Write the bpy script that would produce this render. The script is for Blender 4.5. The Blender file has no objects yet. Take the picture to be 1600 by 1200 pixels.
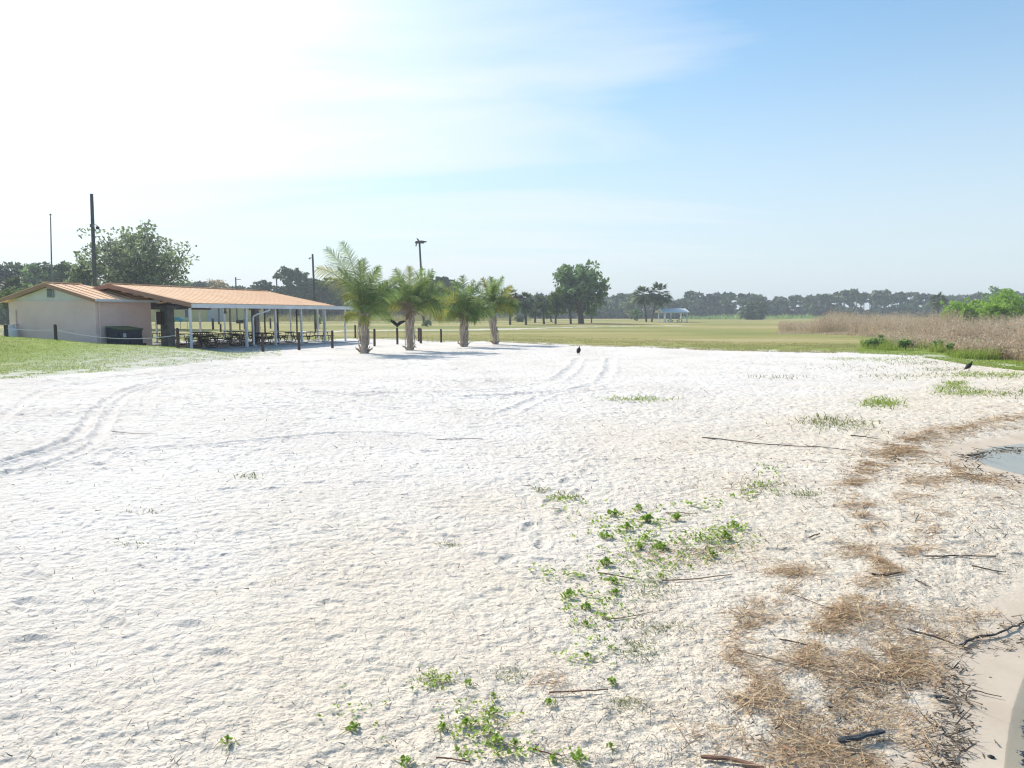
import bpy, math, random
import numpy as np
from mathutils import Vector, Matrix

random.seed(7)
S = bpy.context.scene
COL = S.collection
PI = math.pi
R = math.radians

# ------------------------------------------------------------------ camera and pixel -> place helpers
F, H = 1155.0, 2.2
PITCH = math.atan(109 / F)
CP, SP = math.cos(PITCH), math.sin(PITCH)

def ray(x, y):
    dx, dy = (x - 800) / F, (600 - y) / F
    return Vector((dx, CP + dy * SP, -SP + dy * CP))

def gp(x, y, z=0.0):
    d = ray(x, y)
    t = (z - H) / d.z
    return Vector((d.x * t, d.y * t, z))

def at(x, y, Y):
    d = ray(x, y)
    t = Y / d.y
    return Vector((d.x * t, Y, H + d.z * t))

cam_d = bpy.data.cameras.new('camera')
cam = bpy.data.objects.new('camera', cam_d)
COL.objects.link(cam)
cam.location = (0, 0, H)
cam.rotation_euler = (PI / 2 - PITCH, 0, 0)
cam_d.sensor_width = 36
cam_d.lens = 36 * F / 1600
cam_d.clip_end = 6000
cam_d.clip_start = 0.05
S.camera = cam

# ------------------------------------------------------------------ numpy noise
def _h(x, y, s):
    x = x.astype(np.int64).astype(np.uint64); y = y.astype(np.int64).astype(np.uint64)
    h = (x * np.uint64(374761393) + y * np.uint64(668265263) + np.uint64(s * 974711 + 13)) & np.uint64(0xffffffff)
    h = ((h ^ (h >> np.uint64(13))) * np.uint64(1274126177)) & np.uint64(0xffffffff)
    h = h ^ (h >> np.uint64(16))
    return h.astype(np.float64) / 4294967295.0

def vn(x, y, s=0):
    xi, yi = np.floor(x), np.floor(y)
    fx, fy = x - xi, y - yi
    fx = fx * fx * fx * (fx * (fx * 6 - 15) + 10); fy = fy * fy * fy * (fy * (fy * 6 - 15) + 10)
    a, b = _h(xi, yi, s), _h(xi + 1, yi, s)
    c, d = _h(xi, yi + 1, s), _h(xi + 1, yi + 1, s)
    return (a + (b - a) * fx) * (1 - fy) + (c + (d - c) * fx) * fy

def fbm(x, y, s=0, o=3):
    t, a, n = 0, 1.0, 0
    for k in range(o):
        t = t + a * vn(x * 2 ** k + 17.3 * k, y * 2 ** k - 9.1 * k, s + k); n += a; a *= .5
    return t / n

def sst(a, b, x):
    t = np.clip((x - a) / (b - a), 0, 1)
    return t * t * (3 - 2 * t)

# ------------------------------------------------------------------ frame of the pavilion
ROT = R(-19.0)
CA, SA = math.cos(ROT), math.sin(ROT)      # local x axis = (CA, SA), local y = (-SA, CA)
ORG = Vector((-17.2, 48.0, 0.0))
def loc2w(x, y, z=0):
    return Vector((ORG.x + x * CA - y * SA, ORG.y + x * SA + y * CA, z))

# ------------------------------------------------------------------ shoreline and ground height
WATER_Z = -0.08
SHORE_PX = [(1700, 668), (1610, 692), (1550, 699), (1514, 712), (1530, 722), (1560, 733), (1605, 744), (1690, 790), (1730, 860),
            (1690, 950), (1640, 1000), (1602, 1052), (1582, 1110), (1573, 1165), (1566, 1240), (1556, 1330)]
SHORE = [gp(x, y, WATER_Z) for x, y in SHORE_PX]
SHORE = [(30.0, 40.0), (16.0, 19.5)] + [(p.x, p.y) for p in SHORE] + [(1.6, 1.5), (1.3, -20.0)]
SHORE = np.array(SHORE)

def polydist(X, Y, P):
    """distance to a polyline and sign (negative on its right-hand = water side)"""
    best = np.full(X.shape, 1e9); sgn = np.ones(X.shape)
    for (ax, ay), (bx, by) in zip(P[:-1], P[1:]):
        dx, dy = bx - ax, by - ay
        L = dx * dx + dy * dy
        t = np.clip(((X - ax) * dx + (Y - ay) * dy) / L, 0, 1)
        d = np.hypot(X - ax - t * dx, Y - ay - t * dy)
        m = d < best
        best = np.where(m, d, best)
    return best

def inpoly(X, Y, P):
    r = np.zeros(X.shape, bool)
    n = len(P)
    for i in range(n):
        x1, y1 = P[i]; x2, y2 = P[(i + 1) % n]
        if y1 == y2: continue
        c = ((y1 > Y) != (y2 > Y)) & (X < (x2 - x1) * (Y - y1) / (y2 - y1) + x1)
        r ^= c
    return r

WATER_POLY = np.vstack([SHORE, [[60, -20], [60, 40]]])

def shore_sd(X, Y):
    d = np.full(X.shape, 40.0)
    near = (np.abs(X - 8) < 50) & (np.abs(Y - 10) < 50)
    if near.any():
        dd = polydist(X[near], Y[near], SHORE)
        w = inpoly(X[near], Y[near], WATER_POLY)
        d[near] = np.where(w, -dd, dd)
    return d

def gz(X, Y, sd=None):
    X = np.asarray(X, float); Y = np.asarray(Y, float)
    lx = (X - ORG.x) * CA + (Y - ORG.y) * SA
    ly = -(X - ORG.x) * SA + (Y - ORG.y) * CA
    bear = 800 + F * X / np.maximum(Y, 1)
    crest = np.interp(bear, [-300, 0, 87, 152, 243, 300, 370, 430], [1.25, 1.06, .87, .64, .50, .36, .05, 0.0])
    ramp = crest * sst(29.5, 38.5, Y) * (1 - .42 * sst(38.8, 44, Y)) * (1 - sst(60, 85, Y))
    ramp = ramp * (1 - sst(-6.2, -2.2, ly)) * sst(1, 5, Y)
    z = ramp + .05 * (fbm(X / 6, Y / 6, 3, 2) - .5)
    # very gentle swells of the far field
    z = z + .5 * (fbm(X / 70, Y / 70, 8, 2) - .5) * sst(75, 200, np.hypot(X, Y))
    if sd is None: sd = shore_sd(X, Y)
    dip = np.minimum(0, WATER_Z + np.where(sd > 0, .075, .28) * sd)
    dip = np.maximum(dip, -.6)
    return np.where(sd < 3, z * sst(-.2, 3, sd) + dip, z)

def g1(x, y):
    return float(gz(np.array([x]), np.array([y]))[0])

def gpt(x, y, start=2.5):
    """where the ray of a pixel first meets the ground"""
    d = ray(x, y); d = d / d.y
    Ys = np.exp(np.linspace(math.log(start), math.log(900), 3000))
    zz = H + d.z * Ys - gz(d.x * Ys, Ys)
    i = np.argmax(zz < 0)
    if zz[i] >= 0: i = len(Ys) - 1
    Yh = Ys[i]
    return Vector((d.x * Yh, Yh, g1(d.x * Yh, Yh)))

# ------------------------------------------------------------------ tagging and mesh helpers
def tag(o, label, cat, group=None, kind=None):
    o['label'] = label; o['category'] = cat
    if group: o['group'] = group
    if kind: o['kind'] = kind
    return o

def thing(name, label, cat, loc=(0, 0, 0), rz=0.0, group=None):
    o = bpy.data.objects.new(name, None); COL.objects.link(o)
    o.location = loc; o.rotation_euler = (0, 0, rz)
    return tag(o, label, cat, group)

def np_mesh(name, V, quads=None, tris=None, mats=(), parent=None, smooth=False, mi=None):
    me = bpy.data.meshes.new(name)
    V = np.asarray(V, np.float32)
    q = np.zeros((0, 4), np.int32) if quads is None else np.asarray(quads, np.int32).reshape(-1, 4)
    t = np.zeros((0, 3), np.int32) if tris is None else np.asarray(tris, np.int32).reshape(-1, 3)
    me.vertices.add(len(V)); me.vertices.foreach_set('co', V.ravel())
    nl = q.size + t.size
    me.loops.add(nl); me.loops.foreach_set('vertex_index', np.concatenate([q.ravel(), t.ravel()]))
    me.polygons.add(len(q) + len(t))
    st = np.concatenate([np.arange(len(q)) * 4, q.size + np.arange(len(t)) * 3]).astype(np.int32)
    me.polygons.foreach_set('loop_start', st)
    if mi is not None: me.polygons.foreach_set('material_index', np.asarray(mi, np.int32))
    me.polygons.foreach_set('use_smooth', np.full(len(q) + len(t), bool(smooth)))
    me.update(calc_edges=True); me.validate()
    for m in (mats if isinstance(mats, (list, tuple)) else [mats]): me.materials.append(m)
    o = bpy.data.objects.new(name, me); COL.objects.link(o)
    if parent is not None: o.parent = parent
    return o

class MB:
    def __init__(s): s.v = []; s.q = []; s.t = []
    def add(s, vs, fs):
        n = len(s.v); s.v += [tuple(v) for v in vs]
        for f in fs:
            if len(f) == 4: s.q.append([i + n for i in f])
            elif len(f) == 3: s.t.append([i + n for i in f])
            else:
                for k in range(1, len(f) - 1): s.t.append([f[0] + n, f[k] + n, f[k + 1] + n])
        return s
    def box(s, c, d, rz=0.0, rx=0.0, ry=0.0, bev=0.0):
        M = Matrix.Translation(c) @ Matrix.Rotation(rz, 4, 'Z') @ Matrix.Rotation(ry, 4, 'Y') @ Matrix.Rotation(rx, 4, 'X')
        x, y, z = d[0] / 2, d[1] / 2, d[2] / 2
        b = min(bev, x * .9, y * .9)
        if b <= 0:
            vs = [M @ Vector((i * x, j * y, k * z)) for k in (-1, 1) for i, j in ((-1, -1), (1, -1), (1, 1), (-1, 1))]
            return s.add(vs, [(3, 2, 1, 0), (4, 5, 6, 7), (0, 1, 5, 4), (1, 2, 6, 5), (2, 3, 7, 6), (3, 0, 4, 7)])
        ring = [(-x + b, -y), (x - b, -y), (x, -y + b), (x, y - b), (x - b, y), (-x + b, y), (-x, y - b), (-x, -y + b)]
        zb = min(b, z * .9)
        vs = []
        for zz, k in ((-z, 1), (-z + zb, 0), (z - zb, 0), (z, 1)):
            for px, py in ring:
                vs.append(M @ Vector((px * (1 - k * b / x * .9), py * (1 - k * b / y * .9), zz)))
        fs = [tuple(range(7, -1, -1)), tuple(range(24, 32))]
        for r in range(3):
            for k in range(8):
                a, c2 = r * 8 + k, r * 8 + (k + 1) % 8
                fs.append((a, c2, c2 + 8, a + 8))
        return s.add(vs, fs)
    def tube(s, pts, rad, n=8, cap=True, flat=1.0):
        pts = [Vector(p) for p in pts]
        if not isinstance(rad, (list, tuple)): rad = [rad] * len(pts)
        vs = []; up0 = None
        for i, p in enumerate(pts):
            d = (pts[min(i + 1, len(pts) - 1)] - pts[max(i - 1, 0)]).normalized()
            if up0 is None:
                ref = Vector((0, 0, 1)) if abs(d.z) < .9 else Vector((0, 1, 0))
            else: ref = up0
            sx = d.cross(ref).normalized(); up = sx.cross(d).normalized(); up0 = up
            for k in range(n):
                a = 2 * PI * k / n
                vs.append(p + sx * math.cos(a) * rad[i] + up * math.sin(a) * rad[i] * flat)
        fs = []
        for i in range(len(pts) - 1):
            for k in range(n):
                a, b = i * n + k, i * n + (k + 1) % n
                fs.append((a, b, b + n, a + n))
        if cap:
            fs.append(tuple(range(n - 1, -1, -1))); m = (len(pts) - 1) * n
            fs.append(tuple(range(m, m + n)))
        return s.add(vs, fs)
    def lathe(s, prof, n=16, c=(0, 0, 0)):
        vs = [(c[0] + r * math.cos(2 * PI * k / n), c[1] + r * math.sin(2 * PI * k / n), c[2] + z) for r, z in prof for k in range(n)]
        fs = []
        for i in range(len(prof) - 1):
            for k in range(n):
                a, b = i * n + k, i * n + (k + 1) % n
                fs.append((a, b, b + n, a + n))
        fs.append(tuple(range(n - 1, -1, -1))); m = (len(prof) - 1) * n
        fs.append(tuple(range(m, m + n)))
        return s.add(vs, fs)
    def loft(s, pts, wh, n=10):
        """rings of ellipses (w sideways, h up) along a path: animal bodies"""
        pts = [Vector(p) for p in pts]; vs = []
        for i, p in enumerate(pts):
            d = (pts[min(i + 1, len(pts) - 1)] - pts[max(i - 1, 0)]).normalized()
            sx = d.cross(Vector((0, 0, 1)));
            sx = sx.normalized() if sx.length > 1e-3 else Vector((0, 1, 0))
            up = sx.cross(d).normalized()
            for k in range(n):
                a = 2 * PI * k / n
                vs.append(p + sx * math.cos(a) * wh[i][0] + up * math.sin(a) * wh[i][1])
        fs = []
        for i in range(len(pts) - 1):
            for k in range(n):
                a, b = i * n + k, i * n + (k + 1) % n
                fs.append((a, b, b + n, a + n))
        fs.append(tuple(range(n - 1, -1, -1))); m = (len(pts) - 1) * n
        fs.append(tuple(range(m, m + n)))
        return s.add(vs, fs)
    def build(s, name, mat, parent=None, smooth=False):
        return np_mesh(name, s.v, s.q, s.t, mat, parent, smooth)

def set_auto_smooth(o, deg=40):
    me = o.data
    try: me.set_sharp_from_angle(angle=R(deg))
    except Exception: pass
    return o

# ------------------------------------------------------------------ materials
def pm(name, cols, scale=4.0, rough=.75, bump=0.0, bscale=30.0, stretch=(1, 1, 1), metallic=0.0, island=0.0, transl=0.0, spec=.3, detail=6):
    m = bpy.data.materials.new(name); m.use_nodes = True
    nt = m.node_tree; N = nt.nodes; L = nt.links
    b = N['Principled BSDF']; out = N['Material Output']
    b.inputs['Roughness'].default_value = rough; b.inputs['Metallic'].default_value = metallic
    b.inputs['Specular IOR Level'].default_value = spec
    tc = N.new('ShaderNodeTexCoord'); mp = N.new('ShaderNodeMapping'); mp.inputs['Scale'].default_value = stretch
    L.new(tc.outputs['Object'], mp.inputs['Vector'])
    nz = N.new('ShaderNodeTexNoise'); nz.inputs['Scale'].default_value = scale; nz.inputs['Detail'].default_value = detail
    nz.inputs['Roughness'].default_value = .6
    L.new(mp.outputs['Vector'], nz.inputs['Vector'])
    cr = N.new('ShaderNodeValToRGB'); e = cr.color_ramp.elements
    n = len(cols)
    lo, hi = .3, .7
    e[0].position = lo; e[0].color = (*cols[0], 1); e[1].position = hi; e[1].color = (*cols[-1], 1)
    for i in range(1, n - 1):
        k = e.new(lo + (hi - lo) * i / (n - 1)); k.color = (*cols[i], 1)
    fac = nz.outputs['Fac']
    if island > 0:
        g = N.new('ShaderNodeNewGeometry'); mx = N.new('ShaderNodeMix'); mx.data_type = 'FLOAT'
        mx.inputs['Factor'].default_value = island
        mr = N.new('ShaderNodeMapRange'); mr.inputs['To Min'].default_value = .25; mr.inputs['To Max'].default_value = .75
        L.new(g.outputs['Random Per Island'], mr.inputs['Value'])
        L.new(fac, mx.inputs['A']); L.new(mr.outputs['Result'], mx.inputs['B']); fac = mx.outputs['Result']
    L.new(fac, cr.inputs['Fac']); L.new(cr.outputs['Color'], b.inputs['Base Color'])
    if bump > 0:
        n2 = N.new('ShaderNodeTexNoise'); n2.inputs['Scale'].default_value = bscale; n2.inputs['Detail'].default_value = 5
        L.new(mp.outputs['Vector'], n2.inputs['Vector'])
        bp = N.new('ShaderNodeBump'); bp.inputs['Strength'].default_value = bump; bp.inputs['Distance'].default_value = .02
        L.new(n2.outputs['Fac'], bp.inputs['Height']); L.new(bp.outputs['Normal'], b.inputs['Normal'])
    if transl > 0:
        tr = N.new('ShaderNodeBsdfTranslucent'); ms = N.new('ShaderNodeMixShader'); ms.inputs['Fac'].default_value = transl
        L.new(cr.outputs['Color'], tr.inputs['Color']); L.new(b.outputs['BSDF'], ms.inputs[1]); L.new(tr.outputs['BSDF'], ms.inputs[2])
        L.new(ms.outputs['Shader'], out.inputs['Surface'])
    return m

M = {}
M['stucco'] = pm('peach_stucco', [(.74, .545, .485), (.81, .61, .55), (.85, .65, .59)], .8, .9, .25, 60)
M['gable'] = pm('white_siding', [(.62, .62, .60), (.72, .72, .70)], 1.5, .7)
M['white'] = pm('white_painted_metal', [(.62, .63, .64), (.76, .77, .78)], 1.2, .45)
M['whitedirty'] = pm('weathered_white_paint', [(.5, .5, .5), (.66, .67, .68), (.72, .73, .74)], 2.5, .6)
M['fascia'] = pm('terracotta_fascia', [(.36, .19, .13), (.42, .23, .16)], 2, .6)
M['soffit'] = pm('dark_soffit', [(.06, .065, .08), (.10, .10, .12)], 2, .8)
M['pillar'] = pm('grey_stone', [(.16, .17, .19), (.24, .25, .27), (.30, .30, .31)], 3, .9, .5, 14)
M['slab'] = pm('concrete_slab', [(.34, .34, .35), (.42, .42, .42), (.47, .46, .45)], .8, .85, .15, 50)
M['timber'] = pm('dark_timber', [(.035, .026, .022), (.075, .052, .042), (.10, .07, .06)], 3, .85, .6, 20, (6, 6, .6))
M['timber_red'] = pm('reddish_timber', [(.07, .045, .04), (.12, .075, .065), (.15, .10, .09)], 3, .85, .6, 20, (6, 6, .6))
M['rope'] = pm('white_rope', [(.6, .6, .6), (.72, .72, .72)], 20, .9)
M['dumpster'] = pm('dark_blue_steel', [(.022, .027, .045), (.035, .042, .065)], 3, .5, .1, 20)
M['lid'] = pm('green_lid', [(.11, .15, .055), (.15, .19, .075)], 2, .6)
M['louver'] = pm('grey_louver', [(.30, .32, .36), (.4, .42, .45)], 3, .6)
M['black'] = pm('black_steel', [(.012, .012, .013), (.03, .03, .03)], 4, .5)
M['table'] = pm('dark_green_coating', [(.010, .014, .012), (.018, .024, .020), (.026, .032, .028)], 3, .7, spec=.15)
M['pole'] = pm('weathered_pole_wood', [(.06, .06, .065), (.10, .10, .105), (.13, .125, .12)], 2, .9, .5, 20, (8, 8, .5))
M['metalpole'] = pm('grey_metal', [(.16, .165, .18), (.22, .225, .24)], 2, .5, metallic=.4)
M['lamp'] = pm('lamp_grey', [(.3, .3, .3), (.42, .42, .42)], 3, .5)
M['feather'] = pm('black_feathers', [(.008, .007, .007), (.02, .017, .016)], 25, .75)
M['osprey'] = pm('brown_feathers', [(.05, .04, .035), (.10, .085, .07)], 15, .8)
M['boot'] = pm('palm_leaf_bases', [(.13, .10, .085), (.34, .275, .225), (.52, .44, .365), (.26, .205, .165)], 3, .9, .5, 25, (5, 5, 1), island=.5)
M['frond'] = pm('palm_fronds', [(.06, .115, .05), (.115, .19, .065), (.21, .29, .085), (.38, .42, .12)], 1.3, .5, island=.45, transl=.58, spec=.45)
M['frondy'] = pm('yellowing_fronds', [(.14, .19, .04), (.26, .30, .06), (.38, .37, .08), (.40, .31, .11)], 1.3, .55, island=.5, transl=.4)
M['frondd'] = pm('dead_fronds', [(.20, .14, .09), (.28, .20, .13), (.34, .26, .18)], 2, .85, island=.5, transl=.2)
M['rachis'] = pm('frond_stalks', [(.16, .17, .06), (.24, .22, .10), (.30, .25, .14)], 3, .6)
M['bark'] = pm('grey_bark', [(.07, .06, .052), (.13, .115, .10), (.19, .17, .15)], 3, .95, .7, 12, (3, 3, 1))
M['palebark'] = pm('pale_grey_bark', [(.20, .18, .16), (.30, .28, .25), (.38, .36, .33)], 1, .95, .5, 8, (3, 3, 1))
M['palmtrunk'] = pm('sabal_bark', [(.07, .06, .055), (.12, .105, .09), (.16, .14, .12)], 5, .95, .6, 10, (1, 1, 4))
def leafm(name, cols, tr=.3): return pm(name, cols, .5, .6, island=.65, transl=tr, spec=.3)
M['oakleaf'] = leafm('oak_leaves', [(.145, .19, .095), (.235, .295, .14), (.34, .40, .20)], .42)
M['camphor'] = leafm('broad_leaves', [(.10, .18, .07), (.19, .30, .11), (.31, .42, .15)], .36)
M['pineleaf'] = leafm('pine_needles', [(.05, .095, .04), (.09, .15, .06), (.15, .21, .08)], .15)
M['wood_a'] = leafm('woodland_leaves', [(.04, .07, .038), (.075, .115, .055), (.12, .165, .075), (.17, .20, .09)], .2)
M['wood_b'] = leafm('pale_woodland_leaves', [(.075, .11, .045), (.12, .165, .065), (.18, .22, .09)], .3)
M['wood_c'] = leafm('dark_woodland_leaves', [(.012, .024, .016), (.022, .038, .022), (.034, .052, .03)], .1)
M['limeleaf'] = leafm('lime_leaves', [(.09, .15, .025), (.15, .22, .04), (.21, .27, .06)], .4)
M['willow'] = leafm('willow_leaves', [(.22, .38, .05), (.34, .52, .08), (.45, .62, .12)], .48)
M['shrub'] = leafm('shrub_leaves', [(.17, .28, .09), (.29, .42, .13), (.42, .53, .19)], .5)
M['fan'] = leafm('fan_palm_leaves', [(.065, .10, .045), (.12, .165, .07), (.20, .235, .10)], .3)
M['reed'] = pm('dry_reeds', [(.25, .20, .11), (.46, .345, .23), (.63, .50, .365), (.75, .64, .50)], .25, .9, island=.6, transl=.42)
M['straw'] = pm('reed_litter', [(.14, .08, .042), (.35, .205, .105), (.54, .37, .20), (.72, .57, .36), (.42, .225, .115)], 1.2, .85, island=.85)
M['strawdark'] = pm('wet_litter', [(.04, .03, .02), (.11, .08, .055), (.22, .16, .10)], 1.5, .7, island=.7)
M['chip'] = pm('sand_chips', [(.16, .13, .10), (.30, .26, .21), (.5, .46, .4)], 3, .9, island=.9)
M['weed'] = pm('weed_leaves', [(.18, .30, .035), (.28, .42, .06), (.40, .53, .10), (.50, .56, .16)], 8, .65, island=.6, transl=.35)
M['weedo'] = pm('olive_weed_leaves', [(.13, .16, .05), (.24, .27, .09), (.36, .36, .15)], 8, .7, island=.7, transl=.3)
M['blade'] = pm('grass_blades', [(.16, .24, .035), (.26, .36, .05), (.34, .43, .08), (.42, .43, .13)], .5, .6, island=.7, transl=.4)
M['bladed'] = pm('dry_grass_blades', [(.25, .24, .08), (.38, .35, .13), (.48, .42, .2), (.30, .32, .08)], .3, .7, island=.7, transl=.35)
M['stick'] = pm('driftwood', [(.055, .04, .03), (.11, .08, .06), (.17, .13, .10)], 5, .9, .6, 25)
M['sticklight'] = pm('dry_cane', [(.20, .14, .09), (.30, .22, .14), (.38, .29, .2)], 5, .85, .3, 25)
M['char'] = pm('charred_wood', [(.03, .032, .036), (.07, .075, .08), (.14, .145, .15)], 9, .85, .9, 40)
M['plank'] = pm('red_brown_wood', [(.12, .06, .04), (.20, .11, .07), (.27, .16, .10)], 6, .85, .4, 30)
M['stone'] = pm('dark_stone', [(.015, .015, .016), (.04, .04, .042)], 10, .6, .3, 30)
M['yellow'] = pm('pale_yellow_wall', [(.62, .54, .22), (.70, .62, .28)], .6, .85)
M['greywall'] = pm('pale_grey_wall', [(.42, .44, .46), (.5, .52, .53)], .6, .85)
M['glass'] = pm('window_glass', [(.02, .025, .035), (.05, .06, .075)], 1, .15, spec=.6)
M['shingle'] = pm('grey_shingle', [(.16, .15, .15), (.25, .24, .24)], 2, .9)
M['teal'] = pm('teal_fabric', [(.12, .42, .40), (.17, .50, .47)], 2, .7, transl=.2)
M['lightroof'] = pm('pale_metal_roof', [(.80, .82, .79), (.87, .88, .86)], 1.5, .8, spec=.05)
M['purple'] = pm('purple_panel', [(.14, .11, .22), (.20, .16, .28)], 3, .5)
M['orange'] = pm('orange_plastic', [(.5, .16, .05), (.6, .22, .08)], 3, .5)
M['tank'] = pm('white_tank_paint', [(.66, .68, .72), (.74, .76, .79)], 1.5, .35)
M['blueveh'] = pm('blue_car_paint', [(.02, .04, .11), (.03, .06, .15)], 2, .3)
M['tyre'] = pm('tyre_rubber', [(.012, .012, .012), (.025, .025, .025)], 5, .9)

def metal_roof(name, cols, rib, axis):
    """standing ribs across the roof sheet: a wave bump plus slightly streaked paint"""
    m = pm(name, cols, .9, .75, 0, 1, (1, 1, 1), spec=.12)
    nt = m.node_tree; N = nt.nodes; L = nt.links
    b = N['Principled BSDF']
    return m
M['roof'] = metal_roof('tan_metal_roof', [(.76, .45, .255), (.83, .515, .30), (.87, .57, .355)], .3, 'Y')

# ------------------------------------------------------------------ the ground, one polar sheet cut into its kinds
def col_attr(me, name, vals):
    a = me.attributes.new(name, 'FLOAT', 'POINT'); a.data.foreach_set('value', np.asarray(vals, np.float32))

th = np.concatenate([np.linspace(-PI, R(-50), 40, endpoint=False), np.linspace(R(-50), R(50), 940), np.linspace(R(50), PI, 41)[1:-1]])
rr = np.concatenate([np.linspace(.3, 2.6, 24, endpoint=False), np.unique(np.concatenate([1 / np.linspace(1 / 2.6, 1 / 60, 820), np.exp(np.linspace(math.log(6), math.log(75), 420))])),
                     np.exp(np.linspace(math.log(75), math.log(1250), 190))[1:]])
TH, RR = np.meshgrid(th, rr, indexing='xy')
GX, GY = RR * np.sin(TH), RR * np.cos(TH)
shp = GX.shape
X, Y = GX.ravel(), GY.ravel()
SD = shore_sd(X, Y)
Z = gz(X, Y, SD)

SAND_PX = [(-420, 640), (-150, 604), (0, 591), (100, 586), (200, 579), (300, 570), (380, 561), (432, 555), (404, 551), (345, 549), (279, 547), (244, 546)]
sand_poly = [tuple(gp(x, y)[:2]) for x, y in SAND_PX]
sand_poly += [tuple(loc2w(-6, -1)[:2]), tuple(loc2w(-10, 13.5)[:2]), tuple(loc2w(-4, 14.5)[:2])]
FIELD_PX = [(552, 529.5), (600, 529.5), (650, 531.5), (700, 534), (780, 534), (850, 537.5), (900, 540), (1000, 541.5), (1100, 546), (1180, 548), (1250, 549),
            (1330, 550.5), (1400, 553.5), (1450, 558.5), (1500, 567), (1560, 573.5), (1620, 580), (1700, 589), (1800, 594), (2600, 640)]
sand_poly += [tuple(gp(x, y)[:2]) for x, y in FIELD_PX]
sand_poly += [(80, 5), (80, -60), (-80, -60), (-60, 10)]
LAWN_LINE = np.array([tuple(gp(x, y)[:2]) for x, y in SAND_PX])
FIELD_LINE = np.array([tuple(gp(x, y)[:2]) for x, y in FIELD_PX])
nz_ = fbm(X / 1.1, Y / 1.1, 21, 3) - .5
nz2_ = fbm(X / 1.1 + 50, Y / 1.1, 25, 3) - .5
amp = .9 + .03 * np.hypot(X, Y)
is_sand = inpoly(X + nz_ * amp, Y + nz2_ * amp, sand_poly)
ROAD_PX = [(470, 518.5), (560, 517), (640, 516), (720, 516), (800, 514), (900, 511.5), (1000, 510), (1060, 509)]
road = np.array([tuple(gp(x, y)[:2]) for x, y in ROAD_PX])
ROAD2_PX = [(-100, 500), (240, 500), (430, 499.6), (560, 498.6), (700, 498), (820, 497.5), (960, 497)]
road2 = np.array([tuple(gp(x, y)[:2]) for x, y in ROAD2_PX])
far = np.hypot(X, Y) > 60
dr = np.full(X.shape, 99.); dr2 = np.full(X.shape, 99.)
dr[far] = polydist(X[far], Y[far], road); dr2[far] = polydist(X[far], Y[far], road2)
nzr = fbm(X / 7, Y / 7, 33, 3) - .5
fade = sst(790, 1010, 800 + F * X / np.maximum(Y, 1))
is_path = ((dr + nzr * 5 < 2.6 - 2.4 * fade) | (dr2 + nzr * 10 < 5.5)) & far & ~is_sand
ds_lawn = np.full(X.shape, 99.)
m_ = (np.hypot(X, Y) < 90)
ds_lawn[m_] = polydist(X[m_], Y[m_], LAWN_LINE)
ds_field = np.full(X.shape, 99.); ds_field[m_] = polydist(X[m_], Y[m_], FIELD_LINE)

# --- relief of the trodden sand
dist = np.hypot(X, Y)
nearw = 1 - sst(45, 70, dist)
sandw = is_sand * nearw * sst(.08, .5, SD)
rough = .55 + .75 * fbm(X / 2.3, Y / 2.3, 60, 2)
wx = X + .05 * (fbm(X / .2, Y / .2, 70, 2) - .5); wy = Y + .05 * (fbm(X / .2, Y / .2, 72, 2) - .5)
ridg = 1 - np.abs(2 * fbm(wx / .13, wy / .10, 41, 2) - 1)            # little ridges
lumps = fbm(wx / .055, wy / .048, 43, 2)
pits = fbm(wx / .34, wy / .27, 45, 2)
grain = fbm(X / .028, Y / .028, 47, 2)
big = fbm(X / .9, Y / .6, 49, 2)
damp_flat = sst(.32, .95, SD)
far_boost = 1 + 1.5 * sst(6, 25, dist)
rel = .52 * (.0150 * (ridg - .7) * far_boost + .0165 * (lumps - .5) + .026 * (pits - .5) * far_boost + .0065 * (grain - .5) + .03 * (big - .5) - .016 * far_boost * sst(.56, .74, fbm(wx / .17 + 9, wy / .13, 61, 2)) - .012 * sst(.6, .72, fbm(wx / .07, wy / .055 + 4, 62, 2))) * rough * damp_flat
# footprints
rng = np.random.default_rng(3)
fp = []
for k in range(14):
    a0 = rng.uniform(-PI, PI); q = np.array([rng.uniform(-9, 3), rng.uniform(3.0, 22)])
    for j in range(rng.integers(4, 12)):
        q = q + np.array([math.cos(a0), math.sin(a0)]) * .55 + rng.normal(0, .05, 2)
        side = (1 if j % 2 else -1) * .1
        fp.append((q[0] - math.sin(a0) * side, q[1] + math.cos(a0) * side, a0 + rng.normal(0, .15)))
sel = np.where((dist < 24) & is_sand)[0]
Xs, Ys = X[sel], Y[sel]; drel = np.zeros(len(sel))
order = np.argsort(Xs); Xo = Xs[order]
for (fx, fy, a) in fp:
    i0, i1 = np.searchsorted(Xo, [fx - .4, fx + .4])
    ii = order[i0:i1]
    u = (Xs[ii] - fx) * math.cos(a) + (Ys[ii] - fy) * math.sin(a); v = -(Xs[ii] - fx) * math.sin(a) + (Ys[ii] - fy) * math.cos(a)
    e = (u / .16) ** 2 + (v / .065) ** 2
    drel[ii] += -.020 * np.exp(-e ** 2) + .008 * np.exp(-((np.sqrt(e) - 1.35) / .35) ** 2)
rel[sel] += drel
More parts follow.
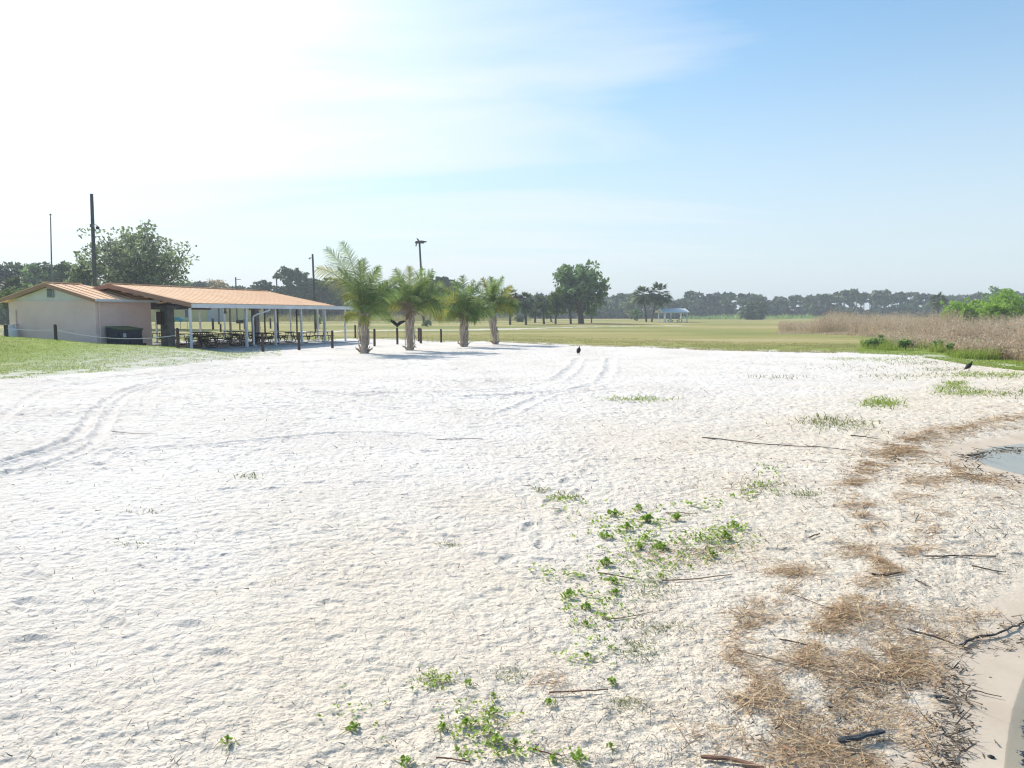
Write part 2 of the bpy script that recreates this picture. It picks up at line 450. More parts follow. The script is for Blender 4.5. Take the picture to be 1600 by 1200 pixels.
# tyre tracks
TRACKS = [([(-60, 742), (0, 722), (60, 706), (105, 690), (130, 676), (135, 660), (150, 640), (180, 618), (215, 601), (300, 588), (420, 577)], .11, .05),
          ([(-60, 755), (0, 740), (60, 729), (110, 712), (150, 694), (165, 662), (182, 632), (205, 612), (260, 598)], .10, .03),
          ([(-60, 690), (0, 655), (30, 636), (60, 612), (110, 597), (250, 583), (400, 566)], .13, .035),
          ([(500, 612), (600, 614), (700, 612), (800, 607), (860, 597), (885, 584), (898, 570), (904, 560)], .20, .04),
          ([(560, 618), (700, 622), (830, 616), (900, 608), (935, 600), (950, 585), (955, 570), (954, 560)], .20, .04),
          ([(740, 665), (775, 655), (820, 632), (870, 612), (930, 606)], .16, .03),
          ([(-60, 604), (60, 597), (160, 590), (290, 580), (420, 569), (520, 562)], .16, .04),
          ([(-60, 612), (80, 604), (220, 593), (330, 582), (450, 572), (560, 566)], .16, .035),
          ([(235, 640), (228, 622), (240, 608), (262, 600)], .12, .025), ([(310, 634), (296, 620), (306, 604)], .12, .025),
          ([(345, 630), (334, 618), (346, 604)], .12, .02), ([(150, 720), (170, 700), (260, 700), (380, 690), (560, 672), (760, 688)], .10, .02)]
trk = np.random.default_rng(17)
for k in range(30):                                        # many faint sweeping wheel lines across the far sand
    x0 = trk.uniform(-80, 620); y0 = trk.uniform(566, 660) - x0 * .02; ln = trk.uniform(160, 520); cv = trk.uniform(-10, 14); sl_ = trk.uniform(-.05, .02)
    TRACKS.append(([(x0 + ln * u, max(557, y0 + sl_ * ln * u + cv * math.sin(PI * u) * .6)) for u in np.linspace(0, 1, 7)], trk.uniform(.05, .10), trk.uniform(.012, .028)))
for pts, w, dep in TRACKS:
    P = np.array([tuple(gp(x, y)[:2]) for x, y in pts])
    Pm = [P[0]]                                       # Chaikin smoothing
    Q = P
    for _ in range(2):
        nq = [Q[0]]
        for a, b in zip(Q[:-1], Q[1:]): nq += [a * .75 + b * .25, a * .25 + b * .75]
        nq.append(Q[-1]); Q = np.array(nq)
    bb = (X > Q[:, 0].min() - 1) & (X < Q[:, 0].max() + 1) & (Y > Q[:, 1].min() - 1) & (Y < Q[:, 1].max() + 1)
    ii = np.where(bb & is_sand)[0]
    d = polydist(X[ii], Y[ii], Q) + (fbm(X[ii] / .35, Y[ii] / .35, 66, 3) - .5) * w * 1.6
    d = np.abs(d); brk = sst(.30, .52, fbm(X[ii] / 2.2, Y[ii] / 2.2, 67, 2))
    k = sst(w * 2.2, w * .8, d) * brk; dep = dep * (.35 + .5 * brk)
    rel[ii] = rel[ii] * (1 - .75 * k) - dep * (1 + .35 * np.sin((X[ii] + Y[ii]) / .06)) * np.exp(-(d / w) ** 4) + dep * .9 * np.exp(-((d - w * 1.5) / (w * .4)) ** 2)
Z = Z + rel * sandw
grassrel = (~is_sand) * nearw * .03 * (fbm(X / .5, Y / .5, 90, 3) - .5)
Z = Z + grassrel

# masks kept as attributes (where sand is damp, where litter dust warms it, where grass is lush)
warm = sst(-1.0, 1.0, np.clip(1.25 - SD / 4.2, -1, 1) + (fbm(X / 1.4, Y / 1.4, 51, 3) - .5) * .9) * (dist < 45)
wet = sst(.66, .24, SD + (fbm(X / .35, Y / .35, 55, 2) - .5) * .22)
lush = np.maximum(sst(9, 2, ds_field) * sst(700, 1500, 800 + F * X / np.maximum(Y, 1)) * .9,
                  ((X < -5) & (Y < 50) & ~is_sand) * (.35 + .9 * fbm(X / 5, Y / 5, 57, 2)))
lush = np.clip(lush, 0, 1)
thin = (sst(9.5, 0.0, np.minimum(ds_lawn, ds_field * 3.5)) * ~is_sand)

nr, nt_ = shp
idx = np.arange(nr * nt_).reshape(shp)
a = idx[:-1, :]; b = idx[1:, :]
Fq = np.stack([a, b, np.roll(b, -1, 1), np.roll(a, -1, 1)], -1).reshape(-1, 4)
kind_v = np.where(is_sand, 0, np.where(is_path, 2, 1))
fk = kind_v[Fq[:, 0]]
VV = np.stack([X, Y, Z], -1)
# centre disc under the camera
def sub_mesh(name, k, mat):
    f = Fq[fk == k]
    u, inv = np.unique(f, return_inverse=True)
    f2 = inv.reshape(-1, 4)
    tris = None
    if k == 0:
        pass
    o = np_mesh(name, VV[u], f2[:, ::-1], None, mat, None, True)
    for nm, arr in (('warm', warm), ('wet', wet), ('lush', lush), ('thin', thin)): col_attr(o.data, nm, arr[u])
    return o

def attr(N, name):
    n = N.new('ShaderNodeAttribute'); n.attribute_name = name; return n.outputs['Fac']
def mixc(N, L, fac, A, B):
    m = N.new('ShaderNodeMix'); m.data_type = 'RGBA'
    for s_, v in ((m.inputs['Factor'], fac), (m.inputs['A'], A), (m.inputs['B'], B)):
        if hasattr(v, 'is_output'): L.new(v, s_)
        elif isinstance(v, tuple): s_.default_value = (*v, 1)
        else: s_.default_value = v
    return m.outputs['Result']
def noise(N, L, scale, detail=4, vec=None, rough=.55):
    n = N.new('ShaderNodeTexNoise'); n.inputs['Scale'].default_value = scale; n.inputs['Detail'].default_value = detail
    n.inputs['Roughness'].default_value = rough
    if vec: L.new(vec, n.inputs['Vector'])
    return n.outputs['Fac']
def ramp(N, L, fac, stops):
    c = N.new('ShaderNodeValToRGB'); e = c.color_ramp.elements
    while len(e) < len(stops): e.new(.5)
    for k, (p, v) in enumerate(stops):
        e[k].position = p; e[k].color = (*v, 1) if isinstance(v, tuple) else (v, v, v, 1)
    L.new(fac, c.inputs['Fac']); return c.outputs['Color']
def math_(N, L, op, A, B=0.0):
    m = N.new('ShaderNodeMath'); m.operation = op
    for s_, v in ((m.inputs[0], A), (m.inputs[1], B)):
        if hasattr(v, 'is_output'): L.new(v, s_)
        else: s_.default_value = v
    return m.outputs[0]

def sand_material():
    m = bpy.data.materials.new('beach_sand'); m.use_nodes = True
    N, L = m.node_tree.nodes, m.node_tree.links; b = N['Principled BSDF']
    v = N.new('ShaderNodeTexCoord').outputs['Object']
    base = ramp(N, L, noise(N, L, .35, 5, v), [(.32, (.69, .63, .57)), (.5, (.755, .695, .63)), (.7, (.79, .735, .67))])
    grey = mixc(N, L, math_(N, L, 'MULTIPLY', ramp(N, L, noise(N, L, 55, 3, v, .7), [(.62, 0.0), (.75, 1.0)]), .35), base, (.46, .43, .40))
    wm = mixc(N, L, attr(N, 'warm'), grey, ramp(N, L, noise(N, L, 1.2, 5, v), [(.3, (.68, .575, .45)), (.7, (.75, .665, .545))]))
    speck = mixc(N, L, math_(N, L, 'MULTIPLY', ramp(N, L, noise(N, L, 90, 2, v, .6), [(.6, 0.0), (.68, 1.0)]), math_(N, L, 'MULTIPLY', attr(N, 'warm'), .45)), wm, (.30, .22, .14))
    wt = mixc(N, L, attr(N, 'wet'), speck, ramp(N, L, noise(N, L, 1.6, 4, v), [(.35, (.56, .455, .345)), (.65, (.64, .535, .42))]))
    L.new(wt, b.inputs['Base Color'])
    rg = N.new('ShaderNodeMapRange'); L.new(attr(N, 'wet'), rg.inputs['Value']); rg.inputs['To Min'].default_value = 1.0; rg.inputs['To Max'].default_value = .75
    L.new(rg.outputs[0], b.inputs['Roughness']); b.inputs['Specular IOR Level'].default_value = .04
    bp = N.new('ShaderNodeBump'); bp.inputs['Strength'].default_value = .75; bp.inputs['Distance'].default_value = .016
    L.new(noise(N, L, 42, 6, v, .65), bp.inputs['Height'])
    L.new(math_(N, L, 'SUBTRACT', .75, math_(N, L, 'MULTIPLY', attr(N, 'wet'), .65)), bp.inputs['Strength'])
    bq = N.new('ShaderNodeBump'); bq.inputs['Strength'].default_value = .8; bq.inputs['Distance'].default_value = .06
    L.new(math_(N, L, 'SUBTRACT', .8, math_(N, L, 'MULTIPLY', attr(N, 'wet'), .75)), bq.inputs['Strength'])
    L.new(noise(N, L, 9, 4, v, .6), bq.inputs['Height']); L.new(bq.outputs['Normal'], bp.inputs['Normal']); L.new(bp.outputs['Normal'], b.inputs['Normal'])
    return m

def grass_material():
    m = bpy.data.materials.new('field_grass'); m.use_nodes = True
    N, L = m.node_tree.nodes, m.node_tree.links; b = N['Principled BSDF']
    v = N.new('ShaderNodeTexCoord').outputs['Object']
    mp = N.new('ShaderNodeMapping'); mp.inputs['Scale'].default_value = (.35, 1, 1); L.new(v, mp.inputs['Vector'])
    big = ramp(N, L, noise(N, L, .045, 5, mp.outputs[0], .6), [(.40, (.17, .21, .055)), (.47, (.27, .27, .085)), (.53, (.38, .32, .13)), (.60, (.48, .39, .21))])
    fine = mixc(N, L, ramp(N, L, noise(N, L, .9, 6, v, .7), [(.42, 0.0), (.64, .5)]), big, (.25, .25, .07))
    fin2 = mixc(N, L, math_(N, L, 'MULTIPLY', ramp(N, L, noise(N, L, 7, 5, v, .7), [(.4, 0.0), (.65, 1.0)]), .4), fine, (.36, .32, .14))
    ls = mixc(N, L, attr(N, 'lush'), fin2, ramp(N, L, noise(N, L, 2.5, 6, v, .7), [(.32, (.20, .28, .05)), (.5, (.29, .37, .07)), (.7, (.38, .39, .14))]))
    tn = mixc(N, L, math_(N, L, 'MULTIPLY', ramp(N, L, noise(N, L, 3.5, 6, mp.outputs[0], .7), [(.36, 0.0), (.50, 1.0)]), attr(N, 'thin')), ls, (.63, .60, .54))
    L.new(tn, b.inputs['Base Color']); b.inputs['Roughness'].default_value = .95; b.inputs['Specular IOR Level'].default_value = .1
    bp = N.new('ShaderNodeBump'); bp.inputs['Strength'].default_value = .9; bp.inputs['Distance'].default_value = .06
    L.new(noise(N, L, 9, 6, v, .7), bp.inputs['Height']); L.new(bp.outputs['Normal'], b.inputs['Normal'])
    return m

M['sand'] = sand_material(); M['field'] = grass_material()
M['path'] = pm('pale_sandy_path', [(.46, .42, .33), (.55, .51, .42), (.60, .56, .48)], .3, .95, .3, 5)
tag(sub_mesh('beach_sand', 0, M['sand']), 'trampled white beach sand with tyre tracks filling the foreground', 'sand', kind='structure')
tag(sub_mesh('grass_field', 1, M['field']), 'wide olive and green grass field and lawn behind the sand', 'grass', kind='structure')
tag(sub_mesh('sandy_path', 2, M['path']), 'pale sandy vehicle path crossing the grass field', 'path', kind='structure')

# water
wm = bpy.data.materials.new('shallow_water'); wm.use_nodes = True
N, L = wm.node_tree.nodes, wm.node_tree.links
for n in list(N):
    if n.type != 'OUTPUT_MATERIAL': N.remove(n)
tr = N.new('ShaderNodeBsdfTransparent'); tr.inputs['Color'].default_value = (.96, .94, .84, 1)
gl = N.new('ShaderNodeBsdfGlossy'); gl.inputs['Roughness'].default_value = .04
fr = N.new('ShaderNodeLayerWeight'); fr.inputs['Blend'].default_value = .5
ms = N.new('ShaderNodeMixShader')
v = N.new('ShaderNodeTexCoord').outputs['Object']
bp = N.new('ShaderNodeBump'); bp.inputs['Strength'].default_value = .12; bp.inputs['Distance'].default_value = .02
L.new(noise(N, L, 6, 3, v), bp.inputs['Height']); L.new(bp.outputs['Normal'], gl.inputs['Normal']); L.new(bp.outputs['Normal'], fr.inputs['Normal'])
L.new(math_(N, L, 'ADD', math_(N, L, 'MULTIPLY', math_(N, L, 'POWER', fr.outputs['Facing'], 3.0), .9), .02), ms.inputs[0]); L.new(tr.outputs[0], ms.inputs[1]); L.new(gl.outputs[0], ms.inputs[2])
L.new(ms.outputs[0], N['Material Output'].inputs['Surface'])
wp = MB(); ws = np.vstack([SHORE, [[60, -20], [60, 40]]])
wo = np_mesh('lake_water', [(-1, -20, WATER_Z), (60, -20, WATER_Z), (60, 40, WATER_Z), (-1, 40, WATER_Z)], [[0, 1, 2, 3]], None, wm)
tag(wo, 'shallow clear lake water lapping the sand at the edge', 'water', kind='structure')

# ------------------------------------------------------------------ mass geometry helpers
def strips(P0, dirs, length, width, bend, segs=2, rng=None, upbias=None):
    """N thin bent ribbons. P0 (N,3), dirs (N,3) unit, length,width (N), bend (N,3) offset at the tip"""
    n = len(P0)
    side = np.cross(dirs, np.array([0, 0, 1.0])) if upbias is None else np.cross(dirs, upbias)
    nrm = np.linalg.norm(side, axis=1, keepdims=True); side = np.where(nrm > 1e-4, side / np.maximum(nrm, 1e-6), np.array([[1.0, 0, 0]]))
    Vs = []
    for k in range(segs + 1):
        t = k / segs
        c = P0 + dirs * (length * t)[:, None] + bend * (t * t)
        w = (width * (1 - .85 * t ** 2) * .5)[:, None]
        Vs += [c - side * w, c + side * w]
    V = np.stack(Vs, 1).reshape(-1, 3)
    base = (np.arange(n) * (segs + 1) * 2)[:, None]
    q = np.concatenate([base + np.array([[2 * k, 2 * k + 1, 2 * k + 3, 2 * k + 2]]) for k in range(segs)], 0)
    return V, q

def unit(a): return a / np.maximum(np.linalg.norm(a, axis=-1, keepdims=True), 1e-9)

def leaf_cards(C, size, rng, up=.3, aspect=.55):
    n = len(C)
    nn = unit(rng.normal(0, 1, (n, 3)) + np.array([0, 0, up]))
    t = unit(np.cross(nn, rng.normal(0, 1, (n, 3)))); b = np.cross(nn, t)
    s = size[:, None]
    k = rng.uniform(-.25, .25, (n, 1)) * s
    V = np.stack([C - t * s, C + b * s * aspect + t * k, C + t * s, C - b * s * aspect + t * k], 1).reshape(-1, 3)
    return V, np.arange(4 * n).reshape(-1, 4)

def merge(parts):
    Vs, Qs, Ms, o = [], [], [], 0
    for V, q, mi in parts:
        if len(V) == 0: continue
        Vs.append(np.asarray(V, float)); Qs.append(np.asarray(q) + o); Ms.append(np.full(len(q), mi)); o += len(V)
    return np.vstack(Vs), np.vstack(Qs), np.concatenate(Ms)

def limb(p, q, r0, r1, rng, n=6, seg=5, wob=.12):
    p, q = np.array(p, float), np.array(q, float)
    L = np.linalg.norm(q - p); pts = []
    off = rng.normal(0, wob * L, 3); off[2] *= .4
    for k in range(seg + 1):
        t = k / seg
        pts.append(p + (q - p) * t + off * math.sin(PI * t) * .5 + np.array([0, 0, .12 * L]) * math.sin(PI * t))
    m = MB(); m.tube(pts, [r0 + (r1 - r0) * k / seg for k in range(seg + 1)], n, cap=False)
    return np.array(m.v), np.array(m.q), pts

def tree_geo(h, clumps, trunk_top, r0, rng, nleaf, lsize, spread=1.0, flat=.6, up=.4, lean=(0, 0), trunk_n=8, sub=5):
    """clumps: list of (x,y,z,r). Returns trunk (V,q), crown (V,q)."""
    tp = []
    base = np.array([0, 0, -.2]); top = np.array([lean[0], lean[1], trunk_top])
    V, q, pts = limb(base, top, r0 * 1.25, r0 * .7, rng, trunk_n, 5, .04)
    tp.append((V, q, 0))
    LC = []; LS = []
    tot = sum(c[3] ** 2 for c in clumps)
    for (x, y, z, r) in clumps:
        tt = rng.uniform(.55, 1.0)
        st = base + (top - base) * tt
        V, q, pts = limb(st, (x, y, z - r * .15), r0 * .42, r0 * .10, rng, 5, 4)
        tp.append((V, q, 0))
        n = max(8, int(nleaf * r * r / tot))
        k = max(3, sub)
        cc = np.array([x, y, z]) + rng.normal(0, 1, (k, 3)) * r * np.array([.5, .5, .5 * flat + .08])
        for c in cc:
            V, q, _ = limb((x, y, z - r * .15), c, r0 * .10, r0 * .03, rng, 3, 2); tp.append((V, q, 0))
        w = rng.integers(0, k, n)
        rad = r * .42 * spread
        d = unit(rng.normal(0, 1, (n, 3))) * (rng.random((n, 1)) ** .45) * rad
        d[:, 2] *= flat
        LC.append(cc[w] + d); LS.append(rng.uniform(.6, 1.25, n) * lsize)
    C = np.vstack(LC); Sz = np.concatenate(LS)
    Vl, ql = leaf_cards(C, Sz, rng, up)
    Vt, qt, _ = merge(tp)
    return (Vt, qt), (Vl, ql)

def round_clumps(rng, n, rx, ry, z0, z1, r, bias=1.0):
    out = []
    zc, hz = (z0 + z1) / 2, (z1 - z0) / 2
    for k in range(n):
        u = unit(rng.normal(0, 1, 3)) * (rng.random() ** .33)
        rr_ = r * rng.uniform(.7, 1.25)
        out.append((u[0] * rx * .86, u[1] * ry * .86, zc + u[2] * hz * .9, rr_))
    return out

def put_tree(name, label, cat, loc, geo, leaf, bark=None, group=None, rz=0):
    t = thing(name, label, cat, loc, rz, group)
    np_mesh('trunk', geo[0][0], geo[0][1], None, bark or M['bark'], t, True)
    np_mesh('crown', geo[1][0], geo[1][1], None, leaf, t)
    return t

# ------------------------------------------------------------------ sun and sky
SUN_AZ, SUN_EL = R(-41), R(37)            # azimuth from +Y, towards -X
sd_ = Vector((math.sin(SUN_AZ) * math.cos(SUN_EL), math.cos(SUN_AZ) * math.cos(SUN_EL), math.sin(SUN_EL)))
sl = bpy.data.lights.new('sun', 'SUN'); sl.energy = 3.4; sl.angle = R(.6); sl.color = (1, .955, .88)
so = bpy.data.objects.new('sun', sl); COL.objects.link(so)
so.rotation_euler = (-sd_).to_track_quat('-Z', 'Y').to_euler()
so.location = sd_ * 200

w = bpy.data.worlds.new('World'); S.world = w; w.use_nodes = True
N, L = w.node_tree.nodes, w.node_tree.links
bg = N['Background']; bg.inputs['Strength'].default_value = .15
sky = N.new('ShaderNodeTexSky'); sky.sky_type = 'NISHITA'; sky.sun_disc = False
sky.sun_elevation = SUN_EL; sky.sun_rotation = SUN_AZ
sky.air_density = 1.0; sky.dust_density = 1.0; sky.ozone_density = 1.6
tc = N.new('ShaderNodeTexCoord')
vec = tc.outputs['Generated']
dp = N.new('ShaderNodeVectorMath'); dp.operation = 'DOT_PRODUCT'; L.new(vec, dp.inputs[0]); dp.inputs[1].default_value = sd_
dpos = math_(N, L, 'MAXIMUM', dp.outputs['Value'], 0.0)
sep = N.new('ShaderNodeSeparateXYZ'); L.new(vec, sep.inputs[0])
zz = math_(N, L, 'ADD', math_(N, L, 'MAXIMUM', sep.outputs['Z'], 0.0), .12)
px = math_(N, L, 'DIVIDE', sep.outputs['X'], zz); py = math_(N, L, 'DIVIDE', sep.outputs['Y'], zz)
cmb = N.new('ShaderNodeCombineXYZ'); L.new(px, cmb.inputs[0]); L.new(py, cmb.inputs[1])
mp = N.new('ShaderNodeMapping'); L.new(cmb.outputs[0], mp.inputs['Vector'])
mp.inputs['Rotation'].default_value = (0, 0, R(38)); mp.inputs['Scale'].default_value = (.34, .95, 1); mp.inputs['Location'].default_value = (1.3, 2.1, 0)
nc = N.new('ShaderNodeTexNoise'); nc.inputs['Scale'].default_value = 1.0; nc.inputs['Detail'].default_value = 9; nc.inputs['Roughness'].default_value = .52
nc.inputs['Distortion'].default_value = .6
L.new(mp.outputs[0], nc.inputs['Vector'])
# cirrus veil: denser towards the sun side, wispier away from it
veil_th = math_(N, L, 'ADD', nc.outputs['Fac'], math_(N, L, 'MULTIPLY', math_(N, L, 'SUBTRACT', dpos, .66), .80))
veil = ramp(N, L, veil_th, [(.44, 0.0), (.54, .32), (.64, .55), (.80, .95)])
glow = math_(N, L, 'MULTIPLY', math_(N, L, 'POWER', dpos, 15.0), 9.0)
cloudc = N.new('ShaderNodeCombineColor')
for k, (bk, gk) in enumerate(((4.25, 1.0), (4.42, .985), (4.6, .96))):
    L.new(math_(N, L, 'ADD', math_(N, L, 'MULTIPLY', glow, gk), bk), cloudc.inputs[k])
hs = N.new('ShaderNodeHueSaturation'); hs.inputs['Saturation'].default_value = 1.25; hs.inputs['Value'].default_value = .80
tint = N.new('ShaderNodeMix'); tint.data_type = 'RGBA'; tint.blend_type = 'MULTIPLY'; tint.inputs['Factor'].default_value = 1.0
L.new(sky.outputs['Color'], tint.inputs['A']); tint.inputs['B'].default_value = (.76, .95, .97, 1)
L.new(tint.outputs['Result'], hs.inputs['Color'])
hor = ramp(N, L, sep.outputs['Z'], [(0.0, .9), (.12, .72), (.28, .36), (.5, 0.0)])      # pale moist air low over the horizon
lowsky = mixc(N, L, hor, hs.outputs['Color'], (3.5, 3.82, 4.12))
skyc = mixc(N, L, veil, lowsky, cloudc.outputs['Color'])
L.new(skyc, bg.inputs['Color'])

# ------------------------------------------------------------------ haze
hz = MB(); hz.box((0, 0, 14.0), (2560, 2560, 31.0))
hm = bpy.data.materials.new('haze'); hm.use_nodes = True
N, L = hm.node_tree.nodes, hm.node_tree.links
for n in list(N):
    if n.type != 'OUTPUT_MATERIAL': N.remove(n)
pv = N.new('ShaderNodeVolumePrincipled'); pv.inputs['Color'].default_value = (.86, .92, .97, 1)
pv.inputs['Density'].default_value = .0007; pv.inputs['Anisotropy'].default_value = .1
L.new(pv.outputs[0], N['Material Output'].inputs['Volume'])
ho = hz.build('haze', hm); tag(ho, 'thin pale blue haze over the whole field', 'haze', kind='stuff')

# ------------------------------------------------------------------ pavilion and its little building
def slab_quad(mb, p, t=.06):
    """p: four corners (top), extruded down by t"""
    p = [Vector(a) for a in p]; q = [a - Vector((0, 0, t)) for a in p]
    return mb.add(p + q, [(0, 1, 2, 3), (7, 6, 5, 4), (0, 4, 5, 1), (1, 5, 6, 2), (2, 6, 7, 3), (3, 7, 4, 0)])

def ribs(mb, x0, z0, x1, z1, ys, h=.035, w=.05):
    for y in ys:
        slab_quad(mb, [(x0, y - w / 2, z0 + h), (x1, y - w / 2, z1 + h), (x1, y + w / 2, z1 + h), (x0, y + w / 2, z0 + h)], h + .02)

bld = thing('park_building', 'small peach stucco building with white gable and tan metal roof beside the pavilion', 'building', ORG, ROT)
BX0, BX1, BY0, BY1, EZ = -11.8, -4.9, -7.0, -2.9, 3.0
RX, RZ = -8.35, 3.98
mb = MB(); mb.box(((BX0 + BX1) / 2, (BY0 + BY1) / 2, (EZ - .4) / 2), (BX1 - BX0, BY1 - BY0, EZ + .4)); wall = mb.build('wall', M['stucco'], bld)
mb = MB()   # gable panel, 4 mm proud of the wall below
gx = .06
mb.add([(BX0 + .05, BY0 + gx, EZ), (BX1 - .05, BY0 + gx, EZ), (RX, BY0 + gx, RZ - .12), (BX0 + .05, BY0 + .2, EZ), (BX1 - .05, BY0 + .2, EZ), (RX, BY0 + .2, RZ - .12)],
       [(0, 1, 2), (5, 4, 3), (0, 3, 4, 1), (1, 4, 5, 2), (2, 5, 3, 0)])
gable = mb.build('gable', M['gable'], bld)
mb = MB()
for k in range(6): mb.box((RX + .02, BY0 + .03, 3.28 + k * .07), (.40, .05, .035), rx=.5)
vent = mb.build('louver_vent', M['louver'], bld)
mb = MB()
for dx in (-.23, .23): mb.box((RX + .02 + dx, BY0 + .02, 3.46), (.05, .09, .52))
for dz in (-.25, .25): mb.box((RX + .02, BY0 + .02, 3.46 + dz), (.41, .088, .05))
mb.build('frame', M['louver'], vent)
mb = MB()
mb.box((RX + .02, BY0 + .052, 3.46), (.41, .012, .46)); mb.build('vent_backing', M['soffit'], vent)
OV = .35
exz = EZ + .10
mb = MB()
slab_quad(mb, [(RX, BY0 - OV, RZ + .08), (BX1 + .42, BY0 - OV, exz - .02), (BX1 + .42, -2.75, exz - .02), (RX, -4.95, RZ + .08)][::-1], .05)
slab_quad(mb, [(RX, BY0 - OV, RZ + .08), (BX0 - .9, BY0 - OV, exz - .12), (BX0 - .9, -4.95, exz - .12), (RX, -4.95, RZ + .08)], .05)
ribs(mb, RX, RZ + .08, BX1 + .40, exz - .02, [BY0 - OV + .3 + .62 * k for k in range(3)])
for k in range(3, 7):
    y = BY0 - OV + .3 + .62 * k
    tt = min(1, max(0, (y + 4.95) / (4.95 - 2.75))); xs = RX + (BX1 + .40 - RX) * tt; zs = RZ + .08 + (exz - .02 - RZ - .08) * tt
    ribs(mb, xs, zs, BX1 + .40, exz - .02, [y])
mb.box((RX, (BY0 - OV - 4.95) / 2, RZ + .10), (.34, -4.95 - BY0 + OV, .06))
roof_b = mb.build('roof', M['roof'], bld)
mb = MB()
for (x0, z0, x1, z1) in ((RX, RZ + .045, BX1 + .42, exz - .055), (RX, RZ + .045, BX0 - .9, exz - .155)):
    y = BY0 - OV - .004
    P = [(x0, y, z0), (x1, y, z1), (x1, y, z1 - .19), (x0, y, z0 - .19)]
    Q = [(a, y + .05, c) for a, _, c in P]
    mb.add(P + Q, [(0, 1, 2, 3), (7, 6, 5, 4), (0, 4, 5, 1), (1, 5, 6, 2), (2, 6, 7, 3), (3, 7, 4, 0)])
mb.build('fascia', M['fascia'], bld)
mb = MB()   # sloped soffit boards behind the barge board
for (x0, z0, x1, z1) in ((RX, RZ - .02, BX1 + .40, exz - .13), (RX, RZ - .02, BX0 - .88, exz - .23)):
    slab_quad(mb, [(x0, BY0 - OV + .055, z0), (x1, BY0 - OV + .055, z1), (x1, BY0 + .058, z1), (x0, BY0 + .058, z0)], .03)
mb.build('soffit', M['gable'], bld)
mb = MB(); mb.box((BX1 + .46, -5.0, EZ + .0), (.11, 4.7, .14)); mb.build('gutter', M['white'], bld)
mb = MB(); mb.tube([(BX1 + .06, BY0 + .22, EZ - .1), (BX1 + .06, BY0 + .22, .1)], .045, 8); mb.build('downspout', M['stucco'], bld)
mb = MB(); mb.tube([(BX0 + .62, BY0 - .05, 2.45), (BX0 + .62, BY0 - .05, .6)], .035, 8); mb.build('gas_pipe', M['stucco'], bld)
mb = MB(); mb.box((BX1 + .02, BY1 - .75, .32), (.06, .42, .16)); mb.build('floor_vent', M['black'], bld)

pav = thing('picnic_pavilion', 'long open picnic pavilion with tan metal roof and slim white columns', 'pavilion', ORG, ROT)
PX, PZ = -6.0, 4.05
PE, PEZ = .28, 2.86
Y0, Y1 = -5.02, 10.0
mb = MB()
slab_quad(mb, [(PX, Y0, PZ), (PE, Y0, PEZ), (PE, Y1, PEZ), (PX, Y1, PZ)][::-1], .05)
bz = PZ - (PZ - PEZ) / (PE - PX) * 6.3
slab_quad(mb, [(PX, Y0, PZ), (PX - 6.3, Y0, bz), (PX - 6.3, Y1, bz), (PX, Y1, PZ)], .05)
ribs(mb, PX, PZ, PE - .01, PEZ, [Y0 + .25 + .6 * k for k in range(25)], .014, .03)
mb.box((PX, (Y0 + Y1) / 2, PZ + .02), (.36, Y1 - Y0, .06))
mb.build('roof', M['roof'], pav)
for y, dy in ((Y0 - .05, .05), (Y1, .05)):
    mb = MB()
    for (x1, z1) in ((PE, PEZ - .052), (PX - 6.3, bz - .052)):
        P = [(PX, y, PZ - .052 + .03), (x1, y, z1 + .03), (x1, y, z1 - .22), (PX, y, PZ - .052 - .22)]
        Q = [(a, y + dy, c) for a, _, c in P]
        mb.add(P + Q, [(0, 1, 2, 3), (7, 6, 5, 4), (0, 4, 5, 1), (1, 5, 6, 2), (2, 6, 7, 3), (3, 7, 4, 0)])
    mb.build('fascia', M['fascia'], pav)
mb = MB()   # low extension strip that runs past the tan roof
slab_quad(mb, [(PX + 2.6, Y1 + .06, PEZ + .0), (PE, Y1 + .06, PEZ - .035), (PE, 12.5, PEZ - .035), (PX + 2.6, 12.5, PEZ + .0)][::-1], .05)
mb.build('flat_roof', M['white'], pav)
mb = MB()
mb.box((PE + .07, 3.7, PEZ - .17), (.12, 17.6, .24)); mb.build('gutter', M['white'], pav)
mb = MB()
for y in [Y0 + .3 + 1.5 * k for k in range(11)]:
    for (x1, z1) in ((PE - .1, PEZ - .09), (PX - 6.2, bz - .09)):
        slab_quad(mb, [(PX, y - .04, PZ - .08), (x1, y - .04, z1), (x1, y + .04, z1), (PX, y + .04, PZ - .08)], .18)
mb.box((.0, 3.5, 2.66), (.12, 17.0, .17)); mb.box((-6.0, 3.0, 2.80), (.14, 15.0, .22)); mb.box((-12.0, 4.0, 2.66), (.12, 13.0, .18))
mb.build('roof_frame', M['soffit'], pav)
mb = MB(); slab_quad(mb, [(-12.6, -2.88, .07), (.75, -2.88, .07), (.75, 12.9, .07), (-12.6, 12.9, .07)][::-1], .4)
slab_quad(mb, [(-4.88, -5.6, .068), (.75, -5.6, .068), (.75, -2.884, .068), (-4.88, -2.884, .068)][::-1], .4)
mb.build('slab', M['slab'], pav)
def column(x, y, top, w=.10, mat='white', nm='column'):
    mb = MB(); mb.box((x, y, (top + .07) / 2), (w, w, top - .07), bev=.008)
    o = mb.build(nm, M[mat], pav)
    b2 = MB(); b2.box((x, y, .085), (w + .10, w + .10, .022)); b2.build('base_plate', M['white'], o)
for y in (-4.9, 3.0, 6.0, 9.0, 11.9): column(0, y, 2.57, .12)
column(0, 0, 2.57, .15)
for x, y in ((-6, 5.7), (-6, 9.0)): column(x, y, 2.69, .12, 'whitedirty')
for x, y in ((-12, 4.7), (-12, 9.3), (-12, 12.2)): column(x, y, 2.57, .12)
